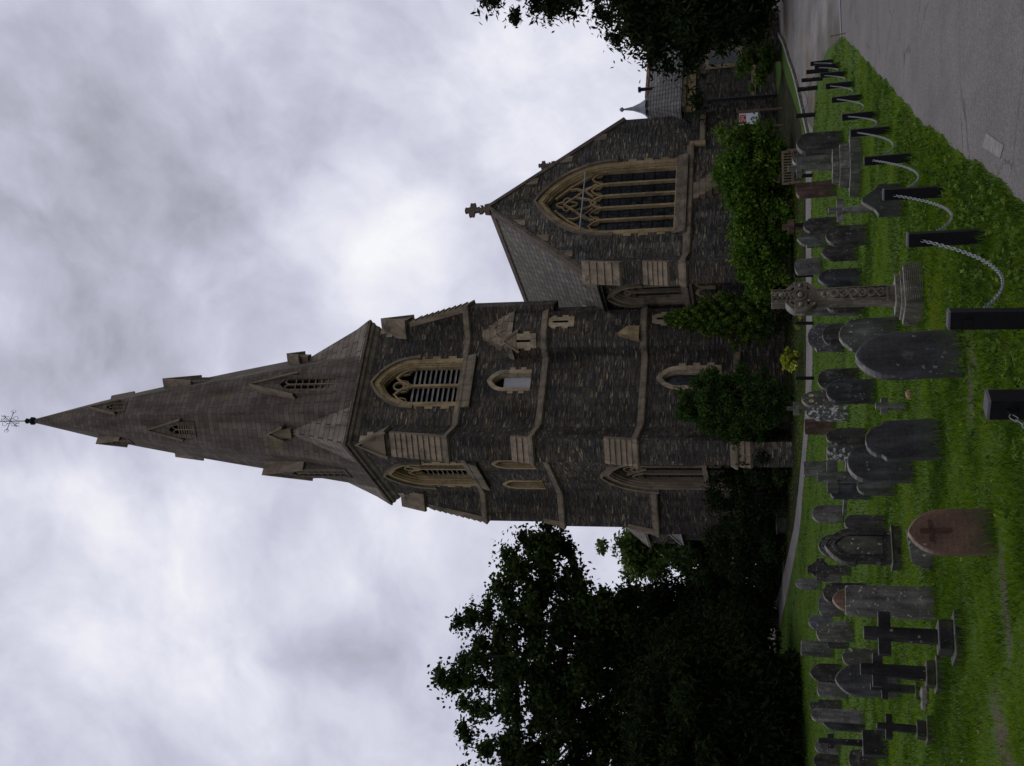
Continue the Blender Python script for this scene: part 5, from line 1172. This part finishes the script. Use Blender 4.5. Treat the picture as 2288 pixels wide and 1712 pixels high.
tree('yew_bush', -1.05, 47.4, [((0, 0, 2.35), (1.50, 1.3, 2.2), .7), ((.15, -.1, 3.6), (1.15, 1., 1.3), .25), ((0, 0, 2.2), (1.2, 1., 2.), .4)], 210, .36, 210, .125, [(.026, .052, .012), (.036, .070, .014), (.018, .036, .009), (.044, .082, .018)], 'needle', 'dense rounded yew standing close before the tower', 'shrub', .12, 1.6, shell=.85, aspect=.42, jit=.07)
DB = [(.014, .024, .008), (.020, .034, .010), (.011, .018, .007), (.026, .040, .012)]
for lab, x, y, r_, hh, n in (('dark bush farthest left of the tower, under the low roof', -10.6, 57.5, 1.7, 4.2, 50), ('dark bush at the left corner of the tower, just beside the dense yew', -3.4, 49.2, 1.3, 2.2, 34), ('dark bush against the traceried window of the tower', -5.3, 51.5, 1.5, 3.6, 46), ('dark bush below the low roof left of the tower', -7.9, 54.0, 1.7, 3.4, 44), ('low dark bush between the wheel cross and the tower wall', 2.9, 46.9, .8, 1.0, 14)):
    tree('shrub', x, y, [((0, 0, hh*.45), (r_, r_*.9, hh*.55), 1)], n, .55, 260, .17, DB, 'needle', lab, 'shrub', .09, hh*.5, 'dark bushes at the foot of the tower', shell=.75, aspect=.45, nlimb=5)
tree('golden_shrub', .75, 43.4, [((0, 0, .42), (.42, .35, .34), 1)], 16, .16, 60, .14, [(.33, .36, .03), (.42, .45, .06), (.20, .26, .03)], 'leaf', 'small golden leaved shrub by the far path', 'shrub', .03, .3, shell=.7, nlimb=4, aspect=.55)
tree('flowering_plant', 2.15, 41.9, [((0, 0, .22), (.25, .2, .2), 1)], 8, .10, 40, .07, [(.38, .30, .05), (.16, .20, .03)], 'leaf', 'little yellow flowering plant on the path edge behind the ornate stone', 'plant', .02, .2, shell=.7, nlimb=3, aspect=.6)
tree('climber', 14.3, 50.6, [((0, 0, 1.1), (.95, .45, 1.0), 1)], 26, .34, 90, .13, GRN, 'leaf', 'green climber growing over the low wall by the vestry', 'climber', .03, .6, shell=.7, nlimb=5, aspect=.7)

# ================================================================ grass blades and weeds (uncountable)
def rlx(y): return np.interp(y, [p[1] for p in ROAD_L], [p[0] for p in ROAD_L])
def clear(x, y):
    k = x < rlx(y)-.03+.07*rng.random(len(x))**3
    k &= ~((y > 30.4) & (x > np.interp(y, [p[1] for p in DRV], [p[0] for p in DRV])))
    k &= ~((y > 37.9) & (y < 43) & (x > 8.2))
    pf = np.interp(x, [p[0] for p in PF][::-1], [p[1] for p in PF][::-1]); pn = np.interp(x, [p[0] for p in PN][::-1], [p[1] for p in PN][::-1])
    k &= ~((y > pn-.05) & (y < pf+.05))
    return k
def wob(x, y, f, s): return np.sin(x*f+s)*np.cos(y*f*1.13+s*2.1)+.6*np.sin(x*f*2.3+y*f*1.7+s*3)+.4*np.sin(x*f*4.1-y*f*3.7+s)
SP = [(-3.05, 9.15, 1.0, .30, 62), (-.05, 10.75, .62, .17, 24), (.25, 10.5, .3, .14, 30), (-1.75, 9.15, .55, .2, 24)]
def grass(y0, y1, n, hgt, wid):
    y = np.sqrt(rng.random(n)*(y1**2-y0**2)+y0**2); x = (rng.random(n)*2-1)*(y*.39+1.6)
    k = clear(x, y)
    for px, py, rx, ry, a in SP:
        ca, sa = math.cos(R(a)), math.sin(R(a)); dx, dy = x-px, y-py
        q = ((dx*ca+dy*sa)/rx)**2+((-dx*sa+dy*ca)/ry)**2
        q = q+.9*wob(x, y, 5.3, 2.)*.5
        k &= ~(rng.random(n) < .9*np.exp(-np.clip(q, 0, 9)**1.5))
    x, y = x[k], y[k]; N = len(x); z = np.array([zg(t_) for t_ in y]) if y1 > 15 else np.zeros(N)
    near = np.clip((rlx(y)-x), 0, 3); rough = np.exp(-((near-.9)/.9)**2)*(y < 17)
    tuft = np.clip(wob(x, y, 2.6, 1.3)*.5+.4, 0, 1.4)
    H_ = hgt*(.45+.55*rng.random(N)+.55*tuft+1.0*rough*rng.random(N)**2)
    ang = rng.random(N)*2*math.pi; lx, ly = np.cos(ang), np.sin(ang); ln = H_*(.25+.6*rng.random(N))
    b2 = rng.random(N)*2*math.pi; w_ = wid*(.7+.6*rng.random(N))
    base = np.stack([x, y, z-.005], 1); side = np.stack([np.cos(b2)*w_, np.sin(b2)*w_, 0*x], 1)
    mid = base+np.stack([lx*ln*.35, ly*ln*.35, H_*.62], 1); tip = base+np.stack([lx*ln, ly*ln, H_], 1)
    V = np.stack([base-side, base+side, mid+side*.6, tip, mid-side*.6], 1)
    c0 = np.array([(.080, .150, .005), (.115, .205, .006), (.155, .250, .008), (.195, .225, .020), (.040, .085, .006)])
    pt_ = wob(x, y, .8, .4)*1.1+wob(x, y, 2.2, 4.)*.7; idx = np.clip(((pt_+1.8)/3.6*3.4+rng.normal(size=N)*.8).astype(int), 0, 4)
    tint = c0[np.array([4, 0, 1, 2, 3])[idx]]*(.75+.5*rng.random(N))[:, None]
    dry = rng.random(N) < .04+.10*np.clip(wob(x, y, 1.1, 7.)-.5, 0, 1); tint[dry] = (.16, .14, .06)
    return V, tint
gs = [grass(4.2, 9., 120000, .046, .0028), grass(9., 14., 120000, .046, .0036), grass(14., 24., 110000, .05, .006), grass(24., 46., 90000, .055, .011), grass(46., 60., 14000, .06, .016)]
go2 = quads_mesh('grass', np.concatenate([g_[0] for g_ in gs]), np.concatenate([g_[1] for g_ in gs]), 'blade', None, 5); go2['kind'] = 'stuff'
# taller tufts crowded round the feet of the stones and posts
bx_, by_ = [], []
for r_ in GRAVES:
    n = int(260*r_[4]/max(1, r_[2]/14)); u = (rng.random(n)-.5)*(r_[4]+.1); w_ = np.where(rng.random(n) < .75, -r_[6]/2-.02-.05*rng.random(n), r_[6]/2+.05*rng.random(n))
    bx_.append(r_[1]+u*math.cos(G30)-w_*math.sin(G30)); by_.append(r_[2]+u*math.sin(G30)+w_*math.cos(G30))
for (x, y) in POSTS:
    n = int(160/max(1, y/10)); a = rng.random(n)*6.28; q = .075+.07*rng.random(n); bx_.append(x+q*np.cos(a)); by_.append(y+q*np.sin(a))
for r_ in CROSSES:
    w0 = (r_[8][-1][1] if r_[8] else r_[7])/2; n = int(220/max(1, r_[1]/12)); a = rng.random(n)*6.28; q = w0*(1.0+.35*rng.random(n)); bx_.append(r_[0]+q*np.cos(a)); by_.append(r_[1]+q*np.sin(a))
n = 320; a = rng.random(n)*6.28; q = .44+.12*rng.random(n); bx_.append(1.02+q*np.cos(a)); by_.append(14.44+q*np.sin(a)*.85)
x, y = np.concatenate(bx_), np.concatenate(by_); N = len(x); z = np.array([zg(t_) for t_ in y])
H_ = .05+.11*rng.random(N)**1.6; a = rng.random(N)*6.28; w_ = .0026*(1+y/14); b2 = rng.random(N)*6.28
base = np.stack([x, y, z-.01], 1); sd2 = np.stack([np.cos(b2)*w_, np.sin(b2)*w_, 0*x], 1); ln = H_*.5*rng.random(N)
mid = base+np.stack([np.cos(a)*ln*.3, np.sin(a)*ln*.3, H_*.6], 1); tip = base+np.stack([np.cos(a)*ln, np.sin(a)*ln, H_], 1)
cg_ = np.array([(.065, .15, .010), (.09, .18, .014), (.13, .18, .03)])[rng.integers(0, 3, N)]*(.7+.5*rng.random(N))[:, None]
tf = quads_mesh('grass_tufts', np.stack([base-sd2, base+sd2, mid+sd2*.6, tip, mid-sd2*.6], 1), cg_, 'blade', None, 5); tf['kind'] = 'stuff'
# broad leaved weeds and clover in the rough strip beside the road
cen = []
for i in range(760):
    y = 5.6+11*random.random()**1.3; x = rlx(np.array([y]))[0]-abs(random.gauss(.6, .9))-.05
    cen.append((x, y, .03+.03*random.random()))
V, tint = leaf_cloud(cen, [(.07, .07, .035)]*len(cen), 14, .045, [(.060, .115, .012), (.085, .150, .016), (.110, .175, .025), (.040, .080, .010)], .7, -.2, .6, .5)
wd = quads_mesh('weeds', V, tint, 'blade'); wd['kind'] = 'stuff'
cen = [( (random.random()*2-1)*y*.36, y, zg(y)+.05) for y in [6.5+26*random.random()**1.2 for _ in range(110)]]
cen = np.array(cen); cen = cen[clear(cen[:, 0], cen[:, 1])]
V, tint = leaf_cloud(cen, [(.012, .012, .008)]*len(cen), 5, .018, [(.40, .36, .05), (.35, .34, .24), (.40, .36, .05)], .8, 0, .9)
wf = quads_mesh('wild_flowers', V, tint, 'blade'); wf['kind'] = 'stuff'
